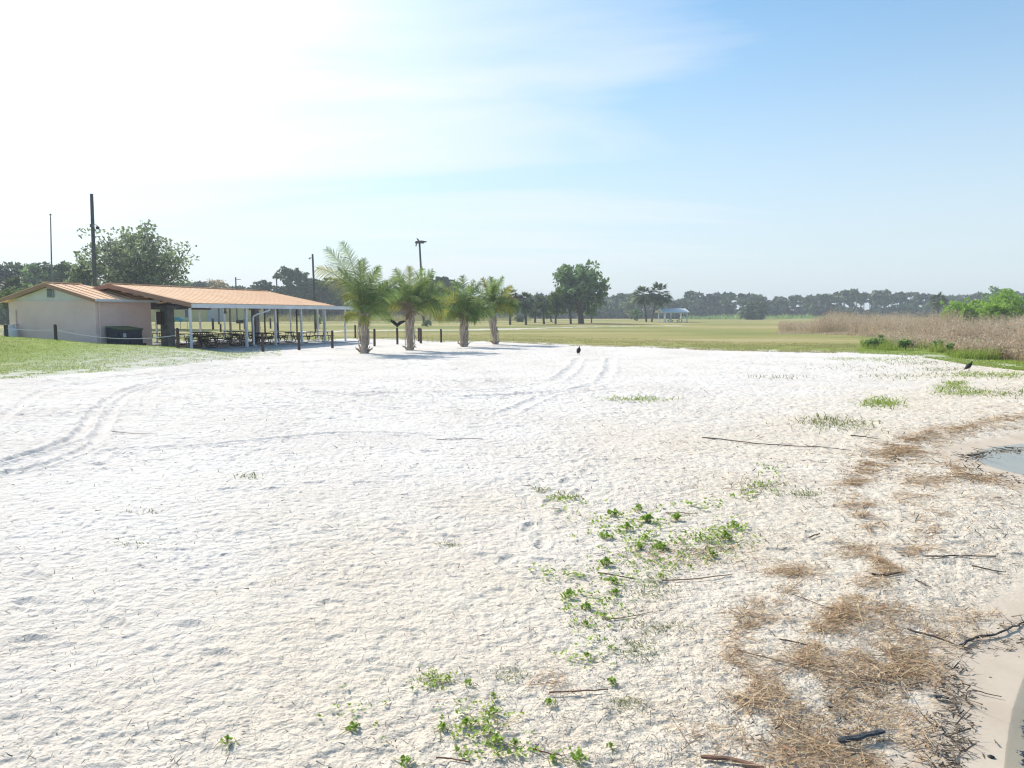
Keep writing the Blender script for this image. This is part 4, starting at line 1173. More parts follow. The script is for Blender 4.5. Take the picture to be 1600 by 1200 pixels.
# frond list: azimuth (0 = right, 90 = away), elevation, length, droop, kind
coco_palm('tallest coconut palm, nearest the pavilion, with long upright fronds', 569, 552, 567, 484,
          [(172, 83, 3.9, 24, 'g'), (178, 73, 3.9, 34, 'g'), (186, 70, 3.6, 66, 'y'), (95, 86, 3.0, 14, 'g'), (20, 80, 2.9, 22, 'g'), (270, 83, 2.8, 20, 'g'), (4, 66, 3.1, 40, 'g'), (350, 57, 3.2, 44, 'g'),
           (30, 62, 2.7, 70, 'g'), (232, 70, 1.8, 95, 'y'), (120, 68, 2.0, 100, 'g'), (330, 56, 2.2, 105, 'g'), (196, 64, 1.25, 135, 'y'), (10, 54, 1.8, 125, 'g'), (250, 64, 2.2, 105, 'g'), (290, 56, 2.1, 110, 'g'),
           (120, 70, 2.8, 60, 'g'), (60, 70, 2.7, 60, 'g'), (225, 74, 2.7, 45, 'g'), (315, 75, 2.8, 45, 'g')], .44, .30, 11)
coco_palm('second coconut palm, with arching fronds and a brown dead frond over its trunk', 640, 547, 641, 480,
          [(170, 82, 2.6, 30, 'g'), (100, 80, 2.7, 24, 'y'), (20, 74, 2.9, 34, 'g'), (8, 66, 3.0, 42, 'g'), (0, 82, 2.6, 22, 'g'), (178, 66, 2.7, 84, 'g'), (184, 56, 2.9, 96, 'g'), (195, 50, 2.5, 110, 'y'),
           (352, 58, 2.8, 88, 'g'), (345, 50, 2.4, 105, 'g'), (5, 48, 2.5, 105, 'y'), (230, 62, 2.6, 112, 'g'), (285, 66, 2.7, 118, 'g'), (262, 62, 1.8, 150, 'd'), (275, 40, 1.3, 125, 'd'), (300, 70, 2.7, 76, 'g'),
           (240, 74, 2.7, 62, 'g'), (60, 66, 2.7, 70, 'g'), (130, 66, 2.7, 70, 'y'), (205, 40, 2.0, 110, 'y')], .40, .26, 12)
coco_palm('third coconut palm, with yellow green fronds sweeping left', 725, 541.5, 725, 494,
          [(170, 84, 2.4, 26, 'g'), (30, 82, 2.6, 20, 'g'), (100, 84, 2.7, 18, 'g'), (160, 74, 2.6, 44, 'y'), (178, 62, 2.9, 82, 'y'), (184, 56, 2.8, 92, 'y'), (192, 52, 2.4, 102, 'g'), (200, 46, 2.1, 112, 'y'),
           (350, 66, 2.5, 86, 'g'), (0, 58, 2.4, 98, 'g'), (330, 60, 2.2, 110, 'g'), (310, 66, 2.4, 108, 'g'), (280, 66, 2.3, 118, 'g'), (250, 64, 2.3, 116, 'g'), (225, 62, 2.3, 110, 'g'), (340, 78, 2.6, 40, 'g'),
           (60, 70, 2.5, 70, 'y'), (290, 80, 2.4, 50, 'g'), (215, 76, 2.5, 66, 'y')], .38, .27, 13)
coco_palm('fourth coconut palm, leaning, farthest right of the row', 774, 538, 768, 482,
          [(165, 84, 2.3, 24, 'y'), (20, 80, 2.4, 26, 'g'), (95, 84, 2.4, 22, 'g'), (0, 70, 2.4, 46, 'y'), (178, 70, 2.4, 70, 'g'), (186, 58, 2.5, 96, 'g'), (200, 54, 2.3, 106, 'g'), (352, 62, 2.4, 92, 'g'),
           (345, 54, 2.3, 110, 'g'), (330, 50, 2.0, 118, 'y'), (300, 64, 2.3, 112, 'g'), (275, 66, 2.4, 112, 'g'), (245, 64, 2.3, 112, 'g'), (15, 56, 2.3, 100, 'd'), (40, 62, 2.3, 90, 'g'), (285, 78, 2.4, 56, 'g'), (150, 66, 2.3, 86, 'y')], .36, .24, 14)

# ------------------------------------------------------------------ trees
def fan_palm(label, x, yb, cx, cy, r_px, seed, Y=None, grp='sabal palms on the field', name='sabal_palm', nf=46, skirt=.4, tr=.22):
    rng = np.random.default_rng(seed)
    b = gpt(x, yb) if Y is None else Vector((at(x, 500, Y).x, Y, g1(at(x, 500, Y).x, Y)))
    c = at(cx, cy, b.y) - b; r = r_px * 1.22 / F * b.y
    t = thing(name, label, 'palm tree', b, 0, grp)
    V, q, _ = limb((0, 0, -.2), (c.x, 0, c.z), tr * 1.15, tr * .85, rng, 8, 6, .02)
    np_mesh('trunk', V, q, None, M['palmtrunk'], t, True)
    Vs, Qs, o = [], [], 0
    for k in range(nf):
        a = k * 2.399; e = math.asin(np.clip(1 - 1.55 * (k + .5) / nf, -1, 1)) if rng.random() > skirt * .3 else -rng.uniform(.3, 1.2)
        d = np.array([math.cos(a) * math.cos(e), math.sin(a) * math.cos(e), math.sin(e)])
        L1 = r * rng.uniform(.38, .55); hub = np.array([c.x, 0, c.z]) + d * L1
        nn = 11; side = unit(np.cross(d, [0, 0, 1.0])); upv = np.cross(side, d)
        angs = np.linspace(-1.35, 1.35, nn) + rng.normal(0, .05, nn)
        D = unit(np.cos(angs)[:, None] * d + np.sin(angs)[:, None] * side + upv * .1)
        Ln = r * rng.uniform(.42, .58) * (1 - .25 * np.abs(angs) / 1.35)
        bend = np.zeros((nn, 3)); bend[:, 2] = -Ln * rng.uniform(.25, .6)
        V, q = strips(np.repeat(hub[None], nn, 0), D, Ln, np.full(nn, r * .13), bend, 2)
        Vs.append(V); Qs.append(q + o); o += len(V)
        P0 = np.array([[c.x, 0, c.z]]); V, q = strips(P0, d[None], np.array([L1]), np.array([r * .03]), np.zeros((1, 3)), 1)
        Vs.append(V); Qs.append(q + o); o += len(V)
    np_mesh('crown', np.vstack(Vs), np.vstack(Qs), None, M['fan'], t)
    return t
fan_palm('sabal palm just right of the last coconut palm, leftmost of the field row', 797, 507.5, 796, 464, 17, 21)
fan_palm('second sabal palm in the field row, with low side fronds', 822, 507.5, 821, 472, 17, 22)
fan_palm('sabal palm leaning slightly, left of the lime green tree', 850, 506.5, 846, 476, 16, 23)
fan_palm('sabal palm in front of the big dark tree', 892, 506, 888, 472, 17, 24)
fan_palm('left of two tall sabal palms beside the white shelter', 1010, 503, 1004, 462, 19, 25)
fan_palm('right of two tall sabal palms, leaning toward the white shelter', 1018, 503, 1030, 460, 20, 26)
fan_palm('left palm of the dark low clump standing in the open field', 1170, 499.5, 1168, 482, 15, 27, nf=60, skirt=1.6)
fan_palm('right palm of the dark low clump standing in the open field', 1186, 499.5, 1185, 483, 16, 28, nf=60, skirt=1.6)
fan_palm('far sabal palm rising above the reeds before the right-hand woods', 1466, 500, 1466, 470, 14, 29, 210)
fan_palm('small low palmetto between the first field palms', 815, 503, 812, 492, 11, 30, nf=30, skirt=1)
fan_palm('low fan palm half hidden behind the roof at far left', 28, 500, 26, 455, 26, 61, 120, 'sabal palms on the field', nf=70, skirt=1.4)

def broad(name, label, cat, x, yb, cx, cy, wpx, hpx, ncl, nleaf, ls, leaf, seed, Y=None, tr=.35, group=None, rcl=None, flat=.75, sub=6, bark=None, tt=.3, spread=1.0):
    rng = np.random.default_rng(seed)
    b = gpt(x, yb) if Y is None else Vector((at(x, 500, Y).x, Y, g1(at(x, 500, Y).x, Y)))
    c = at(cx, cy, b.y) - b; rx = wpx / 2 / F * b.y; rz = hpx / 2 / F * b.y
    rc = rcl or rx * .38
    cl = [(px_ + c.x, py_, max(.4, pz_), r_) for (px_, py_, pz_, r_) in round_clumps(rng, ncl, rx - rc * .4, rx * .8, c.z - rz + rc * .3, c.z + rz - rc * .3, rc)]
    geo = tree_geo(0, cl, max(.4, (c.z - rz) + tt * rz), tr, rng, nleaf, ls, spread, flat, .35, (c.x * .5, 0), 8, sub)
    return put_tree(name, label, cat, b, geo, leaf, bark, group)

broad('oak_tree', 'large spreading grey green oak rising behind the peach building', 'tree', 215, 500, 213, 420, 196, 128, 120, 8200, .28, M['oakleaf'], 31, 112, .5, rcl=2.0, sub=6, tt=.15, spread=1.1)
broad('oak_tree', 'smaller thin pale oak left of the large oak, behind the utility pole', 'tree', 138, 500, 130, 424, 52, 64, 16, 2600, .24, M['oakleaf'], 32, 110, .25, rcl=1.5, sub=6, tt=.15, spread=.8)
broad('broadleaf_tree', 'big dark rounded tree on the field between palms', 'tree', 908, 505.5, 906, 449, 108, 76, 110, 6200, .46, M['camphor'], 33, None, .6, rcl=1.9, sub=6, tt=.1, spread=1.1)
broad('lime_tree', 'pale lime green small tree left of the big dark tree', 'tree', 868, 506, 871, 474, 36, 42, 14, 3000, .3, M['limeleaf'], 34, None, .22, rcl=1.5, tt=.1)
broad('round_bush', 'round dark bush beside the two tall sabal palms', 'bush', 995, 501.5, 995, 491, 22, 17, 10, 1800, .26, M['camphor'], 35, None, .2, rcl=.9, tt=.3)
broad('grey_tree', 'small grey green tree behind the two tall sabal palms', 'tree', 986, 499, 985, 477, 36, 34, 14, 2600, .4, M['oakleaf'], 36, None, .25, rcl=2.2, tt=.1)
broad('dark_tree', 'rounded dark tree in the row right of the first field palms', 'tree', 836, 504, 836, 478, 30, 34, 12, 2200, .34, M['pineleaf'], 37, None, .25, rcl=1.5, tt=.1)
broad('dark_tree', 'dark small tree behind the leaning field palm', 'tree', 862, 503, 858, 482, 26, 34, 10, 1800, .34, M['pineleaf'], 38, None, .25, rcl=1.5, tt=.1)
broad('dark_tree', 'small dark tree right of the big dark tree', 'tree', 924, 505, 925, 484, 26, 26, 10, 1700, .32, M['camphor'], 39, None, .15, rcl=1.3, tt=.2)

def pine(label, x, cx, top, wpx, Y, seed, name='pine_tree', grp='tall pines behind the pavilion', nleaf=4600, ls=.46):
    rng = np.random.default_rng(seed)
    b = Vector((at(x, 500, Y).x, Y, g1(at(x, 500, Y).x, Y)))
    zt = at(cx, top, Y).z - b.z; rx = wpx / 2 / F * Y; dx = at(cx, 500, Y).x - b.x
    cl = []
    for k in range(38):
        u = rng.random() ** .75; a = rng.uniform(0, 2 * PI); r_ = rx * math.sqrt(rng.random()) * (.45 + .55 * math.sin(PI * min(1, .25 + u * .7)))
        cl.append((dx + r_ * math.cos(a), r_ * math.sin(a), zt * (.30 + .67 * u) - .6 * (r_ / rx) ** 2, rx * rng.uniform(.28, .42)))
    geo = tree_geo(0, cl, zt * .8, .3, rng, nleaf, ls, 1.0, .5, .5, (dx, 0), 7, 5)
    return put_tree('pine_tree', label, 'tree', b, geo, M['pineleaf'], None, grp)
pine('tallest pine behind the pavilion roof, broad flat topped crown', 455, 457, 421, 58, 235, 41)
pine('pine with lower crown left of the tallest pine behind the roof', 415, 418, 437, 44, 240, 42)
pine('pine just right of the light pole behind the roof', 502, 504, 437, 46, 235, 43)
pine('wide pine between the tallest pine and the light pole', 480, 480, 428, 50, 245, 48)
pine('low rounded pine at the left end of the pine group above the roof ridge', 395, 396, 447, 40, 245, 49)
pine('pine hidden partly by the tallest coconut palm', 535, 535, 438, 42, 240, 44)
pine('slim pine seen between second and third coconut palms', 672, 672, 428, 22, 220, 45)
pine('leaning round topped pine behind the third coconut palm', 694, 692, 432, 34, 240, 46)
pine('bushy pine among the gap left of the oak at far left', 108, 106, 412, 32, 150, 47)

def woods(name, label, x0, x1, Yd, dY, topf, ntree, nunder, seed, leafA, ls, nl=420, undh=4.0):
    """far-off wood: many crowns with trunks, one mass"""
    rng = np.random.default_rng(seed); parts = []
    for k in range(ntree):
        px_ = x0 + (x1 - x0) * (k + rng.uniform(-.7, .7)) / ntree; yy = Yd + rng.uniform(0, dY)
        pt = at(px_, 500, yy); g0 = g1(pt.x, yy); zt = at(px_, topf(px_) + abs(rng.normal(0, 5.5)) , yy).z - g0
        if zt < 3: continue
        w_ = zt * rng.uniform(.18, .34); lowc = rng.uniform(.35, .6)
        V, q, _ = limb((pt.x, yy - w_ * .5, g0 - .3), (pt.x + rng.normal(0, .6), yy - w_ * .3, g0 + zt * .85), .34, .12, rng, 5, 3, .02); parts.append((V, q, 0))
        ncl = rng.integers(6, 12); C, Sz = [], []
        for j in range(ncl):
            u = rng.random() ** .7; a = rng.uniform(0, 2 * PI); r_ = w_ * math.sqrt(rng.random()) * (1.05 - .75 * abs(u - .55))
            cc = np.array([pt.x + r_ * math.cos(a), yy + r_ * math.sin(a), g0 + zt * (lowc + (.97 - lowc) * u)])
            n = nl // ncl; d = unit(rng.normal(0, 1, (n, 3))) * rng.random((n, 1)) ** .5 * w_ * .52; d[:, 2] *= .55
            C.append(cc + d); Sz.append(rng.uniform(.6, 1.3, n) * ls)
        V, q = leaf_cards(np.vstack(C), np.concatenate(Sz), rng, .35); parts.append((V, q, rng.choice([1, 2, 2, 3, 4])))
    for k in range(nunder):
        px_ = x0 + (x1 - x0) * rng.random(); yy = Yd + rng.uniform(-3, dY * .5); pt = at(px_, 500, yy); g0 = g1(pt.x, yy)
        n = 110; hh_ = undh * rng.uniform(.6, 1.5); ww = rng.uniform(2.0, 4.0) * undh / 4.5
        d = unit(rng.normal(0, 1, (n, 3))) * rng.random((n, 1)) ** .45 * np.array([ww, ww, hh_ * .6])
        V, q = leaf_cards(np.array([pt.x, yy, g0 + hh_ * .45]) + d, rng.uniform(.6, 1.3, n) * ls * 1.1, rng, .3); parts.append((V, q, rng.choice([1, 1, 2, 4])))
    V, q, mi = merge(parts)
    o = np_mesh(name, V, q, None, [M['palebark'], leafA, M['wood_a'], M['wood_b'], M['wood_c']], None, False, mi)
    return tag(o, label, 'woods', kind='stuff')
woods('far_woods', 'dark far-off wood along the horizon behind the open field on the right', 1075, 1800, 400, 40, lambda x: 459 + 3 * math.sin(x / 37) - (4 if 1300 < x < 1450 else 0), 130, 230, 51, M['pineleaf'], 1.25, 190, 5.2)
woods('far_woods', 'dark far-off wood behind the field palms and big tree', 690, 1085, 380, 40, lambda x: 462 + 4 * math.sin(x / 23), 82, 150, 52, M['pineleaf'], 1.2, 190, 5.2)
woods('near_woods', 'dense dark wood behind the building at far left', -330, 122, 160, 30, lambda x: 409 + (x / 14 if x > 0 else 3) + 3 * math.sin(x / 11), 74, 130, 53, M['camphor'], .6, 360, 6)
woods('mid_woods', 'low dark wood between the oak and the palms behind the pavilion', 110, 720, 265, 30, lambda x: 446 + 8 * math.sin(x / 29) + (0 if x > 380 else -2), 96, 190, 54, M['pineleaf'], .85, 230, 6)

# bare pale tree and light bushes
broad('bush', 'pale yellow green bush behind the peach roof at far left', 'bush', 12, 500, 14, 466, 44, 26, 12, 2600, .2, M['limeleaf'], 55, 100, .12, rcl=1.0)
broad('bush', 'low olive bush behind the peach roof slope at far left', 'bush', 40, 500, 42, 462, 32, 18, 8, 1200, .2, M['limeleaf'], 56, 104, .12, rcl=.9)
broad('thin_tree', 'almost bare pale tree behind the pavilion ridge', 'tree', 342, 500, 340, 444, 34, 22, 12, 500, .16, M['reed'], 57, 160, .18, rcl=1.1, sub=8)
broad('young_tree', 'young slim tree on the grass seen through the last pavilion columns', 'tree', 498, 513, 498, 499, 9, 22, 8, 500, .12, M['shrub'], 58, None, .06, rcl=.45)
broad('bush', 'low bush at the foot of the nest pole', 'bush', 667, 510, 668, 505, 13, 9, 6, 500, .14, M['oakleaf'], 59, None, .05, rcl=.45)

# bright willows at the right edge
for i_, (x, cy, w_, h_, Y, lb) in enumerate(((1496, 488, 50, 34, 96, 'low bright green willow shrub at the left end of the willow clump'), (1535, 484, 56, 42, 98, 'mid sized bright green willow behind the reeds'),
                            (1578, 478, 62, 56, 94, 'tallest bright green willow above the reeds at the photo edge'), (1625, 478, 70, 60, 92, 'bright green willow cut by the photo edge'),
                            (1556, 492, 50, 30, 86, 'low bright green willow in front of the tallest willow'), (1690, 476, 80, 60, 95, 'bright green willow beyond the photo edge'),
                            (1515, 492, 34, 24, 90, 'small bright green willow shrub low in the clump middle'))):
    broad('willow', lb, 'shrub', x, 500, x, cy, w_, h_, 22, 4200, .14, M['willow'], 70 + i_, Y, .09, 'bright willows behind the reeds', rcl=w_ / 2 / F * Y * .36, sub=8, tt=.1, flat=.9)
# darker trees at right behind willows
broad('dark_tree', 'tall dark round tree above the willows at right', 'tree', 1558, 500, 1558, 470, 44, 30, 16, 3000, .4, M['camphor'], 81, 200, .3, rcl=2.6)

# shrubs along the foot of the reeds
SHR = [(1371, 543, 24, 13, 'isolated low shrub at the left tip of the green reed foot'), (1356, 545, 12, 7, 'tiny shrub left of the isolated low shrub'), (1415, 547, 22, 8, 'flat green shrub in front of the sparse reeds'),
       (1464, 549, 26, 16, 'rounded dark green shrub in the middle of the reed foot'), (1487, 553, 18, 18, 'upright yellow green shrub right of the rounded shrub'), (1498, 541, 26, 24, 'tall dark green shrub poking into the reeds'),
       (1534, 551, 42, 14, 'wide low green shrub spreading before the reeds'), (1573, 556, 32, 20, 'grey green spiky shrub near the photo edge'), (1606, 556, 34, 24, 'dark grey green shrub cut by the photo edge'), (1344, 519, 30, 8, 'low green shrub line under the middle reeds')]
for i_, (x, yb, w_, h_, lb) in enumerate(SHR):
    b = gpt(x, yb)
    broad('shrub', lb, 'shrub', x, yb, x, yb - h_ * .5, w_, h_, 10, 800, .085, M['shrub'], 90 + i_, None, .03, 'green shrubs at the foot of the reeds', rcl=w_ / 2 / F * b.y * .42, sub=6, tt=.2, flat=.9)

# snags standing in the reeds
for i_, (x, yb, yt, lx_, lb) in enumerate(((1329, 513, 499, -1, 'dark broken snag, left of the pair in the reeds'), (1335.5, 513, 501, 1, 'dark broken snag, right of the pair in the reeds'), (1357, 508, 493, -4, 'thin leaning snag above the reeds'))):
    b = gpt(x, yb); tp = at(x + lx_, yt, b.y) - b
    t = thing('snag', lb, 'dead trunk', b, 0, 'dead snags in the reeds')
    mb = MB(); mb.tube([(0, 0, -.1), (tp.x * .4, 0, tp.z * .55), (tp.x, 0, tp.z)], [.16, .12, .05] if i_ < 2 else [.09, .07, .03], 8); mb.build('trunk', M['timber'], t, True)
    mb = MB(); mb.tube([(tp.x * .45, 0, tp.z * .6), (tp.x * .45 + .22, 0, tp.z * .86)], [.06, .015], 6); mb.build('branch_stub', M['timber'], t, True)

# far white shelter
b = gpt(1051, 503.3)
sh = thing('picnic_shelter', 'small white open shelter with gabled roof far out on the field', 'shelter', b, R(9))
k_ = b.y / F
W_, D_ = 38 * k_, 4.2; he, hr = 15.5 * k_, 21.3 * k_
mb = MB()
for s in (-1, 1):
    slab_quad(mb, [(-W_ / 2 - .2, 0, hr), (W_ / 2 + .2, 0, hr), (W_ / 2 + .5, s * (D_ / 2 + .5), he), (-W_ / 2 - .9, s * (D_ / 2 + .5), he)][::(1 if s < 0 else -1)], .12)
mb.build('roof', M['lightroof'], sh)
mb = MB()
for s in (-1, 1):
    mb.box((0, s * D_ / 2, he - .12), (W_, .14, .28))
    mb.box((s * W_ / 2, 0, he - .12), (.14, D_ - .15, .28))
mb.build('beam', M['white'], sh)
mb = MB(); mb.add([(W_ / 2 + .05, -D_ / 2, he), (W_ / 2 + .05, D_ / 2, he), (W_ / 2 + .05, 0, hr - .15), (W_ / 2 - .05, -D_ / 2, he), (W_ / 2 - .05, D_ / 2, he), (W_ / 2 - .05, 0, hr - .15)], [(0, 1, 2), (5, 4, 3)]); mb.build('gable', M['greywall'], sh)
for sx in (-1, 1):
    for sy in (-1, 1):
        mb = MB(); mb.box((sx * W_ / 2 * .97, sy * D_ / 2, he / 2 - .1), (.22, .22, he - .1)); o = mb.build('column', M['white'], sh)
        mb = MB(); mb.tube([(sx * W_ / 2 * .97, sy * D_ / 2, he - .95), (sx * (W_ / 2 * .97 - .65), sy * D_ / 2, he - .2)], .07, 5); mb.build('brace', M['white'], o)
for sy in (-1, 1):
    mb = MB(); mb.box((-W_ * .20, sy * D_ / 2, he / 2 - .1), (.24, .24, he - .1)); mb.build('column', M['white'], sh)
mb = MB(); slab_quad(mb, [(-W_ / 2 - .3, -D_ / 2 - .3, .08), (W_ / 2 + .3, -D_ / 2 - .3, .08), (W_ / 2 + .3, D_ / 2 + .3, .08), (-W_ / 2 - .3, D_ / 2 + .3, .08)][::-1], .5); mb.build('slab', M['slab'], sh)
for (dx, lb) in ((-.6, 'dark picnic table in the left half of the far white shelter'), (1.9, 'dark picnic table in the right half of the far white shelter')):
    o = copy_tree(pt0); o.location = (b.x + dx, b.y, b.z + .08); o.rotation_euler = (0, 0, R(70)); o['label'] = lb; o['group'] = 'picnic tables in the far white shelter'

# ------------------------------------------------------------------ reeds (stuff)
def reed_mass(name, label, n, sampler, hfun, wd, mat, seed, tuft=True):
    rng = np.random.default_rng(seed); P = sampler(rng, n)
    Zg = gz(P[:, 0], P[:, 1]); P3 = np.stack([P[:, 0], P[:, 1], Zg - .02], -1)
    h_ = hfun(rng, P)
    D = unit(np.stack([rng.normal(0, .16, len(P)), rng.normal(0, .16, len(P)), np.ones(len(P))], -1))
    bend = rng.normal(0, .12, (len(P), 3)) * h_[:, None]; bend[:, 2] = -.05 * h_
    V, q = strips(P3, D, h_, np.full(len(P), wd), bend, 2, None, unit(np.stack([rng.normal(0, 1, len(P)), rng.normal(0, 1, len(P)), np.zeros(len(P))], -1)))
    parts = [(V, q, 0)]
    if tuft:
        tp = P3 + D * h_[:, None] * rng.uniform(.5, 1.0, (len(P), 1)) + bend * .6
        k = 3; C = np.repeat(tp, k, 0) + rng.normal(0, .11, (len(tp) * k, 3))
        V, q = leaf_cards(C, rng.uniform(.04, .12, len(C)), rng, -.3, .28); parts.append((V, q, 0))
    V, q, mi = merge(parts)
    return tag(np_mesh(name, V, q, None, mat, None, False, mi), label, 'reeds', kind='stuff')

def band_sampler(front, back, x0, x1, clump=.0):
    fx, fy = zip(*front); bx, by = zip(*back)
    def f(rng, n):
        out = []
        while sum(map(len, out)) < n:
            x = rng.uniform(x0, x1, n * 2)
            yf = np.interp(x, fx, fy); yb = np.interp(x, bx, by)
            df = F * H / np.maximum(yf - 491, 3); db = F * H / np.maximum(yb - 491, 3)
            d = df + (db - df) * rng.random(len(x)) ** 1.25
            X_ = (x - 800) / F * d; Y_ = d
            keep = fbm(X_ / 2.5, Y_ / 2.5, 77, 2) > clump
            out.append(np.stack([X_[keep], Y_[keep]], -1))
        return np.vstack(out)[:n]
    return f
front = [(1215, 519), (1258, 519), (1300, 520), (1340, 522), (1400, 526), (1445, 536), (1500, 546), (1560, 555), (1620, 562), (1800, 590)]
back = [(1215, 508), (1258, 508), (1330, 507), (1420, 506), (1500, 511), (1600, 515), (1800, 523)]
reed_mass('dry_reeds', 'tall dry pinkish tan reeds in a wide band along the right shore', 36000, band_sampler(front, back, 1256, 1790, .48),
          lambda rng, P: rng.uniform(.55, 2.25, len(P)) * (.25 + 1.4 * fbm(P[:, 0] / 4.5, P[:, 1] / 4.5, 5, 3)) * (.35 + .65 * sst(1252, 1300, 800 + F * P[:, 0] / P[:, 1])) * np.where(800 + F * P[:, 0] / P[:, 1] > 1500, .9, 1.1), .024, M['reed'], 100)
reed_mass('sparse_reeds', 'sparse short dry reeds at the left tip of the reed band', 1500, band_sampler([(1215, 518), (1262, 520)], [(1215, 512), (1262, 511)], 1216, 1262, .45), lambda rng, P: rng.uniform(.4, 1.3, len(P)), .03, M['reed'], 101)
reed_mass('fallen_reeds', 'pale low dead reeds lying before the main reed band', 9000, band_sampler([(1360, 534), (1395, 544), (1450, 545), (1500, 556), (1600, 565), (1790, 592)], [(1360, 526), (1420, 528), (1480, 538), (1600, 552), (1790, 575)], 1370, 1780, .40),
          lambda rng, P: rng.uniform(.35, 1.0, len(P)), .022, M['reed'], 102)
reed_mass('shore_grass', 'green weedy undergrowth at the foot of the reeds', 19000, band_sampler([(1290, 521), (1350, 545), (1400, 549), (1450, 553), (1500, 560), (1560, 566), (1620, 570), (1790, 590)], [(1290, 518), (1350, 538), (1420, 540), (1500, 546), (1600, 553), (1790, 575)], 1345, 1780, .47),
          lambda rng, P: rng.uniform(.12, .65, len(P)) * (.1 + 1.5 * vn(P[:, 0] / 1.6, P[:, 1] / 1.6, 9)), .03, M['blade'], 103, False)
reed_mass('straw_margin', 'pale straw strip along the grass edge of the reed band', 6000, band_sampler([(1210, 522), (1300, 523), (1370, 527)], [(1210, 518.5), (1300, 519), (1370, 522)], 1212, 1370, .3), lambda rng, P: rng.uniform(.10, .34, len(P)) * (.3 + 1.2 * vn(P[:, 0] / 2, P[:, 1] / 2, 6)), .03, M['reed'], 104, False)
# scrub far behind the palms and pavilion
reed_mass('dry_scrub', 'low dry tan scrub along the wood edge behind the palms', 9000, band_sampler([(380, 503.5), (700, 503), (830, 502)], [(380, 501), (700, 500.6), (830, 500)], 395, 830, .50), lambda rng, P: rng.uniform(.4, 2.6, len(P)) * (.1 + 1.3 * fbm(P[:, 0] / 5, P[:, 1] / 8, 3, 3)), .09, M['bladed'], 105)
reed_mass('field_scrub', 'pale green weedy fringe at the foot of the far wood', 8000, band_sampler([(960, 498.5), (1080, 498), (1220, 498.5), (1330, 498)], [(960, 496.8), (1080, 496.5), (1330, 496.5)], 1060, 1330, .52), lambda rng, P: rng.uniform(.4, 2.6, len(P)) * (.2 + 1.2 * vn(P[:, 0] / 5, P[:, 1] / 9, 4)), .22, M['shrub'], 106, False)

# ------------------------------------------------------------------ grass blades (stuff)
def blades(name, label, P, hmin, hmax, wd, mat, seed, lean_=.45):
    rng = np.random.default_rng(seed); n = len(P)
    P3 = np.stack([P[:, 0], P[:, 1], gz(P[:, 0], P[:, 1]) - .01], -1)
    D = unit(np.stack([rng.normal(0, lean_, n), rng.normal(0, lean_, n), np.ones(n)], -1)); h_ = rng.uniform(hmin, hmax, n)
    bend = np.stack([rng.normal(0, .3, n) * h_, rng.normal(0, .3, n) * h_, -.15 * h_], -1)
    V, q = strips(P3, D, h_, np.full(n, wd), bend, 2)
    return tag(np_mesh(name, V, q, None, mat, None), label, 'grass', kind='stuff')
def px_points(rng, n, x0, x1, yfun0, yfun1, power=1.0):
    x = rng.uniform(x0, x1, n); t = rng.random(n) ** power
    y = yfun0(x) * (1 - t) + yfun1(x) * t
    d = F * H / np.maximum(y - 491, 2); return np.stack([(x - 800) / F * d, d], -1)
sx_, sy_ = zip(*SAND_PX[:9]); 
rng = np.random.default_rng(200)
P = px_points(rng, 46000, -160, 440, lambda x: np.interp(x, sx_, sy_) + 1.5, lambda x: np.interp(x, sx_, sy_) - 34, .8)
keep = fbm(P[:, 0] / .8, P[:, 1] / .8, 14, 3) + .22 * sst(0, 5, polydist(P[:, 0], P[:, 1], LAWN_LINE)) > .50
lx_ = (P[:, 0] - ORG.x) * CA + (P[:, 1] - ORG.y) * SA; ly_ = -(P[:, 0] - ORG.x) * SA + (P[:, 1] - ORG.y) * CA
keep &= ~((ly_ > -6.0) & (lx_ < 1.2)); keep &= ~((lx_ > -12) & (lx_ < -4.7) & (ly_ > -7.1))
blades('lawn_grass', 'short bright green lawn grass thinning out into the sand at left', P[keep], .03, .09, .020, M['blade'], 201)
fx_, fy_ = zip(*FIELD_PX[:-1])
P = px_points(rng, 60000, 552, 1790, lambda x: np.interp(x, fx_, fy_) + .8, lambda x: np.interp(x, fx_, fy_) - 13, 1.3)
keep = fbm(P[:, 0] / 1.2, P[:, 1] / 1.2, 15, 3) > .42
pxs = 800 + F * P[:, 0] / P[:, 1]
blades('field_edge_grass', 'dry olive grass along the far edge of the sand', P[keep & (pxs < 1340)], .04, .13, .03, M['bladed'], 202)
blades('shore_lawn', 'greener grass along the sand edge in front of the reeds', P[keep & (pxs >= 1340)], .04, .13, .025, M['blade'], 203)
